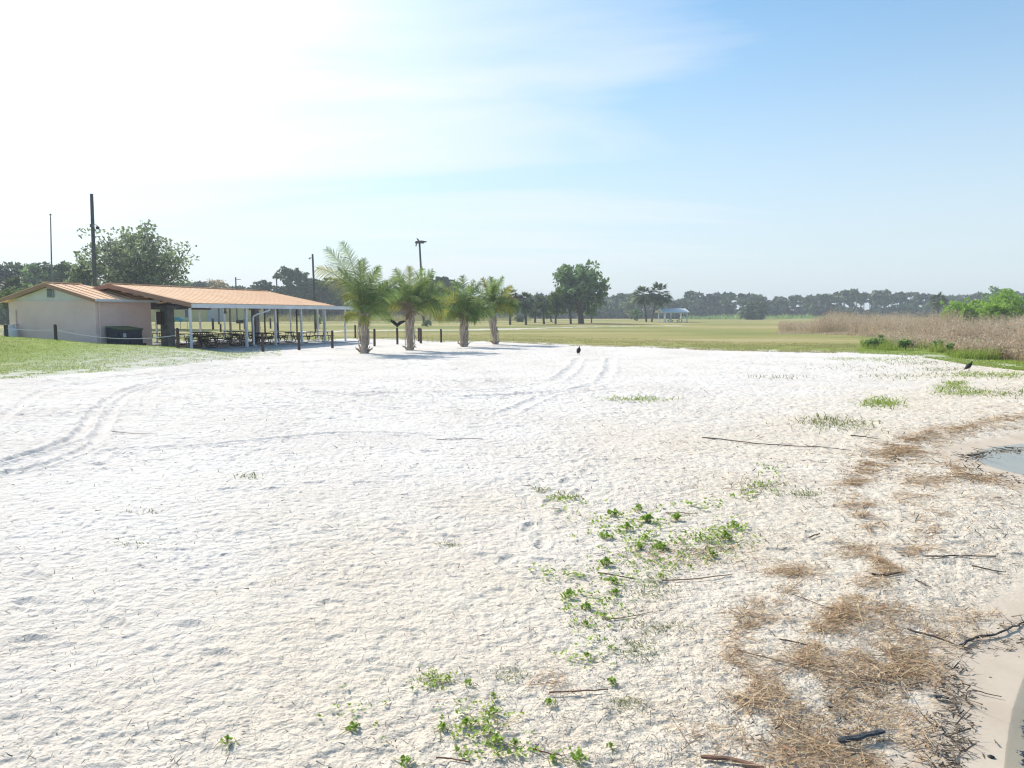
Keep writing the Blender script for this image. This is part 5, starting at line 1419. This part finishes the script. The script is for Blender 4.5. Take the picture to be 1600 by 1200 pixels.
PATCH = [(1388, 562, 46, 3.5, 700, 0), (1320, 561, 26, 2, 200, 0), (1440, 567, 40, 3, 260, 1), (1512, 586, 34, 4, 700, 0), (1568, 587, 30, 4, 700, 0), (1492, 600, 16, 3, 260, 0), (1486, 607, 22, 3, 260, 0), (1512, 614, 44, 4, 700, 0),
         (1378, 630, 26, 6, 800, 0), (1312, 663, 44, 8, 520, 1), (1286, 656, 30, 6, 200, 1), (992, 624, 46, 3, 420, 0), (1215, 590, 40, 3, 140, 1), (1462, 577, 30, 3, 200, 1), (1580, 615, 30, 6, 160, 1), (1410, 588, 60, 5, 220, 1),
         (1340, 575, 60, 4, 180, 1), (1190, 760, 34, 12, 240, 1), (1255, 772, 24, 6, 120, 1), (845, 765, 14, 3, 60, 1), (880, 777, 22, 4, 120, 1), (385, 745, 22, 4, 40, 1), (225, 798, 26, 4, 24, 1), (425, 909, 12, 3, 34, 1), (990, 1012, 34, 14, 620, 1), (1030, 978, 40, 8, 260, 1),
         (795, 1052, 22, 10, 130, 1), (675, 1064, 30, 16, 170, 1), (980, 1098, 22, 9, 130, 1), (1020, 925, 34, 14, 260, 1), (1120, 855, 60, 20, 300, 1), (1030, 872, 44, 16, 220, 1), (205, 850, 20, 5, 40, 1), (925, 970, 40, 22, 130, 1), (700, 850, 16, 3, 50, 1)]
GA, GB = [], []
for (x, y, rx_, ry_, n, kd) in PATCH:
    n = int(n * (.55 if n > 400 else .9)); u = rng.normal(0, .7, (n, 2))
    # exact ground hit for near rows
    pts = []
    for (ux, uy) in u:
        g = gp(x + ux * rx_, y + uy * ry_, 0); pts.append((g.x, g.y))
    (GB if kd else GA).append(np.array(pts))
def scaled_blades(name, label, P, mat, seed):
    rng = np.random.default_rng(seed); n = len(P); d = np.hypot(P[:, 0], P[:, 1])
    sc = np.clip(d / 12, .32, 1.6)
    P3 = np.stack([P[:, 0], P[:, 1], gz(P[:, 0], P[:, 1]) - .005], -1)
    D = unit(np.stack([rng.normal(0, .8, n), rng.normal(0, .8, n), np.ones(n) * .8], -1)); h_ = rng.uniform(.05, .13, n) * sc
    bend = np.stack([rng.normal(0, .3, n) * h_, rng.normal(0, .3, n) * h_, -.3 * h_], -1)
    V, q = strips(P3, D, h_, .014 * sc, bend, 2)
    return tag(np_mesh(name, V, q, None, mat, None), label, 'grass', kind='stuff')
scaled_blades('grass_patches', 'bright green grass patches scattered on the sand towards the reeds', np.vstack(GA), M['blade'], 205)
scaled_blades('sparse_beach_grass', 'sparse olive grass sprigs dotted over the sand', np.vstack(GB), M['weedo'], 206)

# ------------------------------------------------------------------ reed litter (stuff) on the right-hand sand
rng = np.random.default_rng(300)
LIT = [  # x, y, rx, ry, n
 (1585, 655, 40, 8, 500), (1545, 664, 40, 6, 420), (1500, 670, 40, 5, 420), (1470, 676, 34, 7, 620), (1440, 686, 34, 9, 800), (1410, 698, 32, 11, 1000), (1390, 712, 30, 10, 900), (1370, 724, 24, 9, 700), (1350, 740, 22, 9, 520), (1332, 757, 20, 6, 300),
 (1430, 712, 34, 12, 420), (1435, 745, 30, 10, 300), (1445, 752, 28, 6, 260), (1330, 790, 26, 6, 240), (1362, 789, 18, 4, 200), (1350, 802, 12, 8, 160), (1362, 820, 18, 5, 240), (1420, 777, 22, 8, 260), (1455, 805, 24, 7, 260), (1418, 832, 20, 5, 200), (1455, 830, 12, 8, 160),
 (1340, 850, 24, 10, 260), (1330, 862, 26, 8, 260), (1238, 894, 36, 9, 620), (1226, 916, 20, 8, 300), (1430, 858, 26, 10, 240), (1392, 888, 24, 10, 300), (1366, 912, 22, 9, 300), (1196, 940, 26, 8, 300), (1180, 962, 34, 10, 420), (1225, 970, 34, 8, 240),
 (1350, 948, 60, 12, 900), (1400, 952, 44, 9, 500), (1318, 968, 36, 14, 900), (1290, 990, 30, 14, 600), (1275, 1010, 20, 12, 400), (1410, 975, 36, 12, 420), (1430, 985, 50, 16, 600), (1500, 960, 70, 12, 500), (1545, 950, 60, 9, 420),
 (1160, 1070, 34, 26, 1200), (1150, 1035, 24, 18, 360), (1190, 1085, 40, 16, 600), (1165, 1005, 30, 10, 160), (1270, 1040, 60, 16, 800), (1330, 1020, 70, 20, 1400), (1390, 1025, 46, 22, 1500), (1420, 1040, 40, 18, 1000), (1330, 1060, 90, 26, 1700), (1450, 1020, 60, 26, 1100),
 (1240, 1080, 60, 24, 900), (1300, 1105, 70, 34, 1600), (1400, 1090, 80, 30, 1500), (1220, 1150, 80, 34, 1500), (1320, 1160, 80, 36, 1700), (1420, 1150, 70, 36, 1300), (1160, 1180, 60, 24, 700), (1260, 1195, 110, 20, 1000), (1400, 1195, 90, 20, 900),
 (1480, 1090, 30, 40, 500), (1470, 1160, 30, 40, 400), (1540, 985, 44, 8, 300), (875, 1065, 40, 16, 300), (850, 1050, 30, 8, 110), (1010, 862, 40, 10, 160), (1100, 862, 60, 12, 260), (1080, 870, 40, 14, 160), (780, 1130, 60, 24, 120), (1160, 760, 60, 14, 120), (1160, 880, 40, 8, 100),
 (1560, 725 + 18, 40, 8, 260), (1500, 730, 30, 8, 260), (1500, 745, 50, 12, 260), (1560, 780, 60, 16, 200), (1540, 850, 70, 30, 240), (1300, 820, 120, 50, 260), (1250, 980, 160, 60, 300), (1100, 1100, 80, 60, 200), (1560, 640, 60, 8, 200), (1330, 700, 120, 30, 160)]
for line, wd_, nn_ in (([(1600, 650), (1545, 662), (1490, 670), (1440, 684), (1400, 702), (1370, 724), (1340, 750), (1330, 775), (1350, 805), (1345, 845), (1390, 885), (1362, 915), (1320, 955), (1285, 995), (1250, 1040)], 13, 3800),
                       ([(1240, 888), (1222, 920), (1190, 950), (1165, 985), (1140, 1040), (1165, 1085), (1215, 1130)], 14, 1100), ([(1560, 745), (1500, 742), (1455, 760), (1440, 800), (1430, 850), (1400, 900)], 12, 700),
                       ([(1600, 690), (1540, 690), (1500, 708), (1480, 722), (1520, 745), (1600, 760)], 5, 700)):
    cum = np.random.default_rng(44)
    for j in range(60):
        u = cum.random() * (len(line) - 1); i = int(u); f = u - i
        xx, yy = line[i][0] * (1 - f) + line[i + 1][0] * f, line[i][1] * (1 - f) + line[i + 1][1] * f
        LIT.append((xx + cum.normal(0, 5), yy + cum.normal(0, 3), wd_ * cum.uniform(.6, 1.6), wd_ * cum.uniform(.25, .6), int(nn_ / 60 / (.72 if yy < 915 else .4))))
PP = []
for (x, y, rx_, ry_, n) in LIT:
    n = int(n * (.40 if y > 915 else .72)); u = rng.normal(0, .78, (n, 2))
    xs, ys = x + u[:, 0] * rx_, np.maximum(y + u[:, 1] * ry_, 560)
    dx = (xs - 800) / F; dy = (600 - ys) / F
    t_ = -H / (-SP + dy * CP); PP.append(np.stack([dx * t_, (CP + dy * SP) * t_], -1))
PP = np.vstack(PP); sdp = shore_sd(PP[:, 0], PP[:, 1]); PP = PP[sdp > .26 + .14 * fbm(PP[:, 0] / .2, PP[:, 1] / .2, 8, 2)]
PP = PP[fbm(PP[:, 0] / .22, PP[:, 1] / .22, 12, 3) + rng.normal(0, .07, len(PP)) > .43]
n = len(PP); dd = np.hypot(PP[:, 0], PP[:, 1])
ang = rng.normal(.15, .9, n)
D = unit(np.stack([np.cos(ang), np.sin(ang), rng.normal(.02, .10, n)], -1))
Ln = np.clip(rng.gamma(1.25, .065, n), .015, .5) * (1 + .06 * np.maximum(dd - 5, 0)).clip(1, 2.2)
P3 = np.stack([PP[:, 0], PP[:, 1], gz(PP[:, 0], PP[:, 1]) + rng.uniform(.002, .03, n)], -1) - D * Ln[:, None] * .5
bend = rng.normal(0, .13, (n, 3)) * Ln[:, None]; bend[:, 2] *= .3
V, q = strips(P3, D, Ln, rng.uniform(.0025, .0068, n) * np.clip(dd / 6, .8, 2.2), bend, 2, None, unit(np.stack([rng.normal(0, .35, n), rng.normal(0, .35, n), np.ones(n)], -1)))
tag(np_mesh('reed_litter', V, q, None, M['straw'], None), 'brown dead reed litter washed up in drifts along the water side', 'reed litter', kind='stuff')
# dark wet wrack along the water's edge
WR = [(1490, 1045, 16, 16, 260), (1500, 1075, 16, 24, 260), (1478, 1110, 18, 22, 320), (1500, 1130, 20, 30, 420), (1470, 1165, 20, 24, 300), (1495, 1180, 14, 24, 260), (1410, 1060, 30, 9, 200), (1360, 1062, 16, 8, 300), (1320, 1075, 20, 8, 120), (1325, 1110, 16, 16, 160), (1540, 1000, 30, 6, 160), (1560, 985, 30, 5, 140), (1590, 965, 20, 4, 120),
      (1530, 703, 16, 3, 200), (1512, 708, 12, 4, 200), (1516, 722, 10, 5, 120), (1560, 738, 30, 4, 200), (1400, 1165, 60, 24, 200), (1250, 1170, 60, 24, 160), (1570, 696, 24, 2, 200), (1400, 712, 14, 4, 120), (1600, 745, 20, 4, 120)]
PP = []
for (x, y, rx_, ry_, n) in WR:
    n = int(n * .28); u = rng.normal(0, 1.0, (n, 2)); xs, ys = x + u[:, 0] * rx_, y + u[:, 1] * ry_
    dx = (xs - 800) / F; dy = (600 - ys) / F; t_ = -H / (-SP + dy * CP); PP.append(np.stack([dx * t_, (CP + dy * SP) * t_], -1))
PP = np.vstack(PP); n = len(PP); dd = np.hypot(PP[:, 0], PP[:, 1]); ang = rng.uniform(0, 2 * PI, n)
D = unit(np.stack([np.cos(ang), np.sin(ang), rng.normal(.05, .2, n)], -1)); Ln = np.clip(rng.gamma(1.4, .035, n), .012, .25) * np.clip(dd / 7, 1, 2)
P3 = np.stack([PP[:, 0], PP[:, 1], np.maximum(gz(PP[:, 0], PP[:, 1]), WATER_Z) + rng.uniform(.002, .02, n)], -1) - D * Ln[:, None] * .5
V, q = strips(P3, D, Ln, rng.uniform(.005, .014, n) * np.clip(dd / 6, .8, 2), rng.normal(0, .15, (n, 3)) * Ln[:, None], 2, None, unit(np.stack([rng.normal(0, .5, n), rng.normal(0, .5, n), np.ones(n)], -1)))
tag(np_mesh('wet_wrack', V, q, None, M['strawdark'], None), 'dark wet plant scraps lining the water edge', 'wrack', kind='stuff')
# little chips everywhere on the sand
n = 44000
xs = rng.uniform(-100, 1700, n); ys = 540 + (1230 - 540) * rng.random(n) ** .75
wgt = sst(500, 1300, xs + rng.normal(0, 150, n)); keep = rng.random(n) < (.18 + .82 * wgt)
xs, ys = xs[keep], ys[keep]; dx = (xs - 800) / F; dy = (600 - ys) / F; t_ = -H / (-SP + dy * CP); PP = np.stack([dx * t_, (CP + dy * SP) * t_], -1)
ok = (shore_sd(PP[:, 0], PP[:, 1]) > .5) & inpoly(PP[:, 0], PP[:, 1], sand_poly); PP = PP[ok]; n = len(PP); dd = np.hypot(PP[:, 0], PP[:, 1])
ang = rng.uniform(0, 2 * PI, n); D = unit(np.stack([np.cos(ang), np.sin(ang), rng.normal(.1, .3, n)], -1)); Ln = np.clip(rng.gamma(1.3, .016, n), .006, .16) * np.clip(dd / 6, 1, 2.2)
P3 = np.stack([PP[:, 0], PP[:, 1], gz(PP[:, 0], PP[:, 1]) + .012], -1) - D * Ln[:, None] * .5
V, q = strips(P3, D, Ln, rng.uniform(.004, .009, n) * np.clip(dd / 6, .8, 2), rng.normal(0, .2, (n, 3)) * Ln[:, None] * np.array([1, 1, .3]), 2, None, unit(np.stack([rng.normal(0, .5, n), rng.normal(0, .5, n), np.ones(n)], -1)))
tag(np_mesh('sand_scraps', V, q, None, M['chip'], None), 'tiny dry plant scraps sprinkled over the white sand', 'scraps', kind='stuff')

# ------------------------------------------------------------------ single sticks, boards, stones
def stick(name, label, cat, pts, rad, mat, taper=.5, flat=1.0, twig=0, seed=1, lift=0.0):
    rad = rad * (.62 if flat > .6 else .8)
    g_ = []
    for (x, y) in pts:
        p = gp(x, y, .0); g_.append(Vector((p.x, p.y, max(g1(p.x, p.y), WATER_Z) + rad * flat * .8 + lift + .010)))
    if len(g_) == 2:
        m_ = g_[0].lerp(g_[1], .5) + Vector((0, 0, .25 * rad)); g_ = [g_[0], m_, g_[1]]
    c = g_[len(g_) // 2].copy(); c.z -= rad * flat * .8
    o = thing(name, label, cat, c, 0, None)
    rg = np.random.default_rng(seed); n = len(g_)
    pts2 = []
    for i in range(n - 1):
        for k in range(4): pts2.append(g_[i].lerp(g_[i + 1], k / 4) - c + Vector(rg.normal(0, rad * (.08 if flat < .7 else .35), 3)) * (1 if (i or k) else 0))
    pts2.append(g_[-1] - c)
    m2 = len(pts2)
    mb = MB(); mb.tube(pts2, [rad * (1 - (1 - taper) * i / (m2 - 1)) * rg.uniform(.88, 1.1) for i in range(m2)], 7, True, flat)
    mb.build('shaft', M[mat], o, False)
    for k in range(twig):
        i = rg.integers(1, m2 - 1); d = Vector((rg.normal(0, 1), rg.normal(0, 1), abs(rg.normal(0, .4)))).normalized() * rad * rg.uniform(6, 14)
        mb = MB(); mb.tube([pts2[i], pts2[i] + d * .5, pts2[i] + d + Vector((0, 0, rad))], [rad * .45, rad * .3, rad * .12], 5); mb.build('twig', M[mat], o)
    return o
stick('driftwood_branch', 'long thin driftwood branch lying across the mid beach', 'branch', [(1097, 684), (1140, 688), (1180, 693), (1230, 696), (1280, 698), (1330, 704)], .020, 'stick', .55, .8, 3, 1)
stick('stick', 'thin dark stick just right of the long branch', 'stick', [(1329, 681), (1352, 683), (1372, 687)], .02, 'stick', .5, 1, 1, 2)
stick('stick', 'short dark stick crossing a litter tuft, below the cane', 'stick', [(1362, 899), (1385, 901), (1409, 896)], .02, 'stick', .7, .8, 0, 3)
stick('cane', 'long straight cane lying on clean sand right of the litter', 'stick', [(1446, 871), (1500, 869), (1556, 867)], .011, 'stick', .8, 1, 0, 4)
stick('cane', 'dark thin cane near the photo edge below the longest straight cane', 'stick', [(1519, 883), (1545, 887), (1572, 890)], .011, 'stick', .6, 1, 0, 5)
stick('charred_board', 'grey charred wooden chunk lying in the thickest litter', 'board', [(1312, 1159), (1345, 1150), (1380, 1140)], .030, 'char', .75, .5, 0, 6, .012)
stick('stick', 'brown stick slanting toward the water with a forked root beside it', 'stick', [(1418, 980), (1470, 992), (1520, 1006)], .013, 'stick', .5, 1, 2, 7)
stick('drift_root', 'dark crooked root reaching into the shallow water', 'root', [(1500, 1001), (1525, 988), (1556, 982), (1590, 966), (1612, 958)], .016, 'char', .5, 1, 4, 8)
stick('cane', 'long pale brown cane slanting down into the litter mat', 'stick', [(1152, 1018), (1200, 1031), (1250, 1043), (1300, 1055)], .008, 'sticklight', .6, 1, 0, 9)
stick('cane', 'thin curved cane above the litter mat', 'stick', [(1238, 930), (1290, 950), (1345, 960)], .006, 'stick', .5, 1, 0, 10)
stick('stick', 'brown stick pointing into the litter, left of its thickest part', 'stick', [(1218, 1001), (1262, 1010)], .009, 'stick', .7, 1, 0, 11)
stick('plank', 'red brown weathered plank at the bottom of the litter', 'plank', [(1095, 1187), (1140, 1190), (1192, 1203)], .018, 'plank', 1.2, .5, 0, 12)
stick('stick', 'brown stick lying between leafy weeds at the bottom edge', 'stick', [(828, 1174), (855, 1181), (878, 1186)], .008, 'plank', .6, 1, 0, 13)
stick('stick', 'bent brown stick at the bottom edge, left of the leafy weeds', 'stick', [(682, 1189), (705, 1191), (735, 1196)], .008, 'plank', .6, 1, 0, 14)
stick('stick', 'thin brown stick lying across the small reed tuft', 'stick', [(858, 1085), (905, 1083), (950, 1080)], .008, 'plank', .7, 1, 0, 15)
stick('cane', 'pale curved cane beside the sparse grass tuft, upper weeds', 'stick', [(948, 969), (985, 965), (1020, 957)], .008, 'sticklight', .5, 1, 0, 16)
stick('cane', 'long pale cane under the largest weed patch', 'stick', [(1034, 908), (1090, 906), (1145, 898)], .010, 'sticklight', .6, 1, 1, 17)
stick('stick', 'brown stick through the middle of the weed patch', 'stick', [(934, 896), (965, 901), (992, 906)], .009, 'stick', .6, 1, 1, 18)
stick('stick', 'small dark stick on clean sand above the litter tuft', 'stick', [(1264, 841), (1281, 835)], .012, 'stick', .8, 1, 0, 19)
stick('stick', 'dark stick lower right of the dark short stick', 'stick', [(1430, 907), (1455, 917)], .011, 'stick', .6, 1, 1, 20)
stick('stick', 'flat dark driftwood piece near the water, above the charred chunk', 'stick', [(1461, 1079), (1482, 1080)], .022, 'char', .7, .5, 0, 21)
stick('stick', 'long thin dark stick on bare sand in the left middle of the beach', 'stick', [(172, 674), (200, 678), (246, 679)], .010, 'stick', .5, 1, 0, 22)
stick('stick', 'straight thin stick on bright sand in the centre of the beach', 'stick', [(682, 688), (720, 687), (754, 686)], .009, 'stick', .7, 1, 0, 23)
stick('stick', 'thin cane above the weed patch on the right', 'stick', [(1040, 803), (1090, 804)], .010, 'sticklight', .6, 1, 0, 24)
stick('stick', 'small wet stick lying on the pale wet sand', 'stick', [(1520, 1065), (1545, 1070), (1566, 1073)], .006, 'stick', .6, 1, 0, 25)
def stone(label, x, y, r_, seed):
    p = gp(x, y, -.04); p.z = g1(p.x, p.y); rg = np.random.default_rng(seed)
    mb = MB(); mb.lathe([(r_ * .5, -r_ * .3), (r_ * .95, 0), (r_ * .9, r_ * .3), (r_ * .5, r_ * .6), (r_ * .1, r_ * .68)], 10)
    mb.v = [(a * rg.uniform(.85, 1.15) * 1.2, b_ * rg.uniform(.85, 1.15), c) for a, b_, c in mb.v]
    o = mb.build('pebble', M['stone'], None, True); o.location = p; return tag(o, label, 'stone')
stone('small black pebble on the pale wet sand at bottom right', 1549, 1173, .016, 1)

# submerged dark weed in the shallow water
q = gp(1590, 1128, -.1)
mb = MB(); rg = np.random.default_rng(9)
C = np.array([(gp(x, y, -.1).x, gp(x, y, -.1).y) for x, y in ((1604, 1112), (1600, 1128), (1596, 1140), (1602, 1150), (1604, 1180), (1610, 1195), (1615, 1120), (1622, 1140), (1635, 1130))])
w_ = rg.integers(0, len(C), 900); PP = C[w_] + rg.normal(0, .02, (900, 2))
P3 = np.stack([PP[:, 0], PP[:, 1], np.minimum(gz(PP[:, 0], PP[:, 1]) + rg.uniform(.0, .012, 900), WATER_Z - .02)], -1)
V, q_ = leaf_cards(P3, rg.uniform(.006, .018, 900), rg, 2.5, .6)
tag(np_mesh('submerged_weed', V, q_, None, pm('sunken_weed', [(.022, .018, .014), (.05, .042, .034)], 5, .8), None), 'dark clump of weed under the shallow water', 'water weed', kind='stuff')

# ------------------------------------------------------------------ leafy weed clumps
def weed_geo(n, spread, rng, ls=.0135, hgt=.036):
    """each leaf: a five-cornered cupped blade on a thin stalk"""
    Vs, Qs, o = [], [], 0; SV, SQ, so_ = [], [], 0
    c = rng.normal(0, spread * .45, (n, 2)); hh_ = hgt * np.exp(-(np.hypot(c[:, 0], c[:, 1]) / (spread * .8)) ** 2) * rng.uniform(.5, 1.3, n) + .008
    for k in range(n):
        r_ = ls * rng.uniform(.6, 1.25); a0 = rng.uniform(0, 2 * PI); tilt = rng.normal(0, .45, 2)
        cx, cy, cz = c[k][0], c[k][1], hh_[k]
        nn = 8
        ring = []
        for j in range(nn):
            a = a0 + 2 * PI * j / nn; rj = r_ * (1.0 if j % 2 else .84) * (.55 if j == 0 else 1)
            dx, dy = rj * math.cos(a), rj * math.sin(a)
            ring.append((cx + dx, cy + dy, cz + dx * tilt[0] + dy * tilt[1] + .25 * rj))
        Vs += [(cx, cy, cz)] + ring
        for j in range(0, nn, 2): Qs.append([o, o + 1 + j, o + 1 + (j + 1) % nn, o + 1 + (j + 2) % nn])
        o += nn + 1
    base = np.stack([c[:, 0] * .6, c[:, 1] * .6, np.zeros(n)], -1); tip = np.stack([c[:, 0], c[:, 1], hh_], -1); d = tip - base; L_ = np.linalg.norm(d, axis=1)
    sv, sq = strips(base, unit(d), L_, np.full(n, .003), np.zeros((n, 3)), 1)
    return (np.array(Vs), np.array(Qs)), (sv, sq)
WEED_PROTO = {}
def weed(label, x, y, wpx, variant, rz):
    p = gp(x, y, 0.0); p.z = g1(p.x, p.y) + .006
    size = wpx / F * p.y * .33
    if variant not in WEED_PROTO:
        rg = np.random.default_rng(500 + variant); (lv, lq), (sv, sq) = weed_geo((34, 46, 26, 40)[variant], .05, rg)
        t = thing('weed_plant', label, 'weed', p, rz, 'leafy green weeds on the sand')
        np_mesh('leaves', lv, lq, None, M['weed'], t); np_mesh('stems', sv, sq, None, M['weedo'], t); WEED_PROTO[variant] = t
    else:
        t = copy_tree(WEED_PROTO[variant]); t.location = p; t.rotation_euler = (0, 0, rz); t['label'] = label
    k = size / .05; t.scale = (k, k, min(k, 1.5) * .9 + .1)
    return t
WD = [(776, 1163, 38, 'largest leafy weed near the bottom edge, left of a stick'), (803, 1166, 24, 'small leafy weed touching the right side of the largest bottom weed'), (692, 1142, 30, 'leafy weed at the left of the low bottom cluster'),
      (729, 1136, 34, 'leafy weed in the middle of the low bottom cluster'), (772, 1116, 28, 'bright leafy weed above the largest bottom weed'), (770, 1090, 18, 'small weed tipping the stem above the bottom weeds'), (733, 1071, 24, 'round leafy weed standing alone beside the sparse olive sprigs'),
      (859, 1101, 24, 'leafy weed alone below the small reed tuft'), (634, 1194, 32, 'leafy weed cut by the bottom edge, left side'), (864, 1192, 26, 'leafy weed cut by the bottom edge, between stick and big clump'), (906, 1190, 42, 'wide leafy weed cut by the bottom edge'),
      (954, 1169, 18, 'small dark upright weed right of the wide bottom weed'), (956, 1067, 24, 'low weed below the olive grass patch'), (917, 1027, 20, 'bright weed above the small reed tuft'), (890, 934, 38, 'dense bright weed left of the weed patch'),
      (917, 951, 28, 'weed just below the dense bright weed'), (957, 910, 28, 'weed at the end of the brown stick in the patch'), (962, 928, 24, 'weed below the brown stick in the patch'), (945, 963, 16, 'tiny round weed below the dense bright weed'),
      (947, 882, 32, 'broad weed in the left of the main patch'), (958, 806, 30, 'weed at the top left of the main patch'), (1012, 815, 40, 'largest weed at the top of the main patch'), (998, 798, 28, 'weed on the upper rim of the main patch'), (979, 827, 30, 'weed under the top left of the main patch'),
      (947, 841, 26, 'weed low on the left side of the main patch'), (1058, 812, 30, 'weed near the thin cane above the patch'), (1146, 824, 32, 'weed at the right tip of the main patch'), (1132, 842, 36, 'broad weed below the right tip of the patch'), (1032, 858, 34, 'weed in the centre of the main patch'),
      (1000, 857, 24, 'weed left of the centre of the main patch'), (1032, 902, 22, 'weed resting on the long pale cane'), (355, 1164, 30, 'small dark weed alone at the bottom left of the beach'), (552, 1142, 32, 'loose dark weed on bare sand at bottom, left of the cluster'), (976 - 60, 976, 18, 'small weed below the tiny round weed'),
      (1008, 842, 22, 'weed tucked under the largest top weed'), (1113, 870, 24, 'weed at the lower right of the main patch')]
for i_, (x, y, wpx, lb) in enumerate(WD): weed(lb, x, y, wpx, i_ % 4, i_ * 1.7)
# fine creeping sprigs between them
rg = np.random.default_rng(600); SP_ = []
for (x, y, rx_, ry_, n) in ((985, 830, 60, 26, 60), (1060, 850, 90, 40, 80), (1130, 835, 40, 22, 36), (940, 940, 50, 40, 46), (915, 1010, 40, 40, 26), (740, 1130, 60, 30, 50), (880, 790, 30, 12, 14), (1190, 770, 40, 14, 16), (1000, 890, 60, 20, 36), (870, 900, 40, 12, 18), (680, 1064, 30, 14, 20), (800, 1180, 80, 14, 22), (560, 1120, 60, 40, 10), (1090, 790, 40, 10, 12), (1215, 735, 30, 8, 10)):
    u = rg.normal(0, .55, (n, 2))
    for (ux, uy) in list(u) + list(rg.normal(0, .6, (int(n * .45), 2))):
        p = gp(x + ux * rx_, y + uy * ry_, 0)
        (lv, lq), _s = weed_geo(rg.integers(2, 6), .035, rg, .010, .016)
        k = np.clip(p.y / 5, .9, 1.7)
        SP_.append((lv * k + np.array([p.x, p.y, g1(p.x, p.y) + .004]), lq, 0))
RP, RL, RD = [], [], []
for (x, y, wpx, lb) in WD:                                   # runners creeping out from the leafy weeds
    for _ in range(3):
        p = gp(x + rg.normal(0, wpx * .25), y + rg.normal(0, wpx * .12), 0); a = rg.uniform(0, 2 * PI)
        RP.append((p.x, p.y, g1(p.x, p.y) + .008)); RD.append((math.cos(a), math.sin(a), rg.uniform(0, .06))); RL.append(wpx / F * p.y * rg.uniform(.6, 1.5))
RP, RD, RL = np.array(RP), unit(np.array(RD)), np.array(RL)
rb = rg.normal(0, .22, RP.shape) * RL[:, None]; rb[:, 2] = -.01
Vr, qr = strips(RP, RD, RL, np.full(len(RP), .006) * np.clip(RP[:, 1] / 5, 1, 1.8), rb, 4)
SP_.append((Vr, qr, 1))
V, q, mi = merge(SP_)
tag(np_mesh('creeping_weeds', V, q, None, [M['weed'], M['weedo']], None, False, mi), 'tiny creeping green sprigs between the leafy weeds on the sand', 'ground cover', kind='stuff')

# ------------------------------------------------------------------ render settings
S.view_settings.view_transform = 'Standard'
try: S.view_settings.look = 'None'
except Exception: pass
S.view_settings.exposure = .63
S.view_settings.gamma = 1.0
S.cycles.max_bounces = 6; S.cycles.diffuse_bounces = 3; S.cycles.transparent_max_bounces = 12; S.cycles.volume_bounces = 0
S.cycles.use_denoising = True
S.cycles.filter_width = 1.2
S.cycles.use_adaptive_sampling = False
S.render.engine = 'CYCLES'
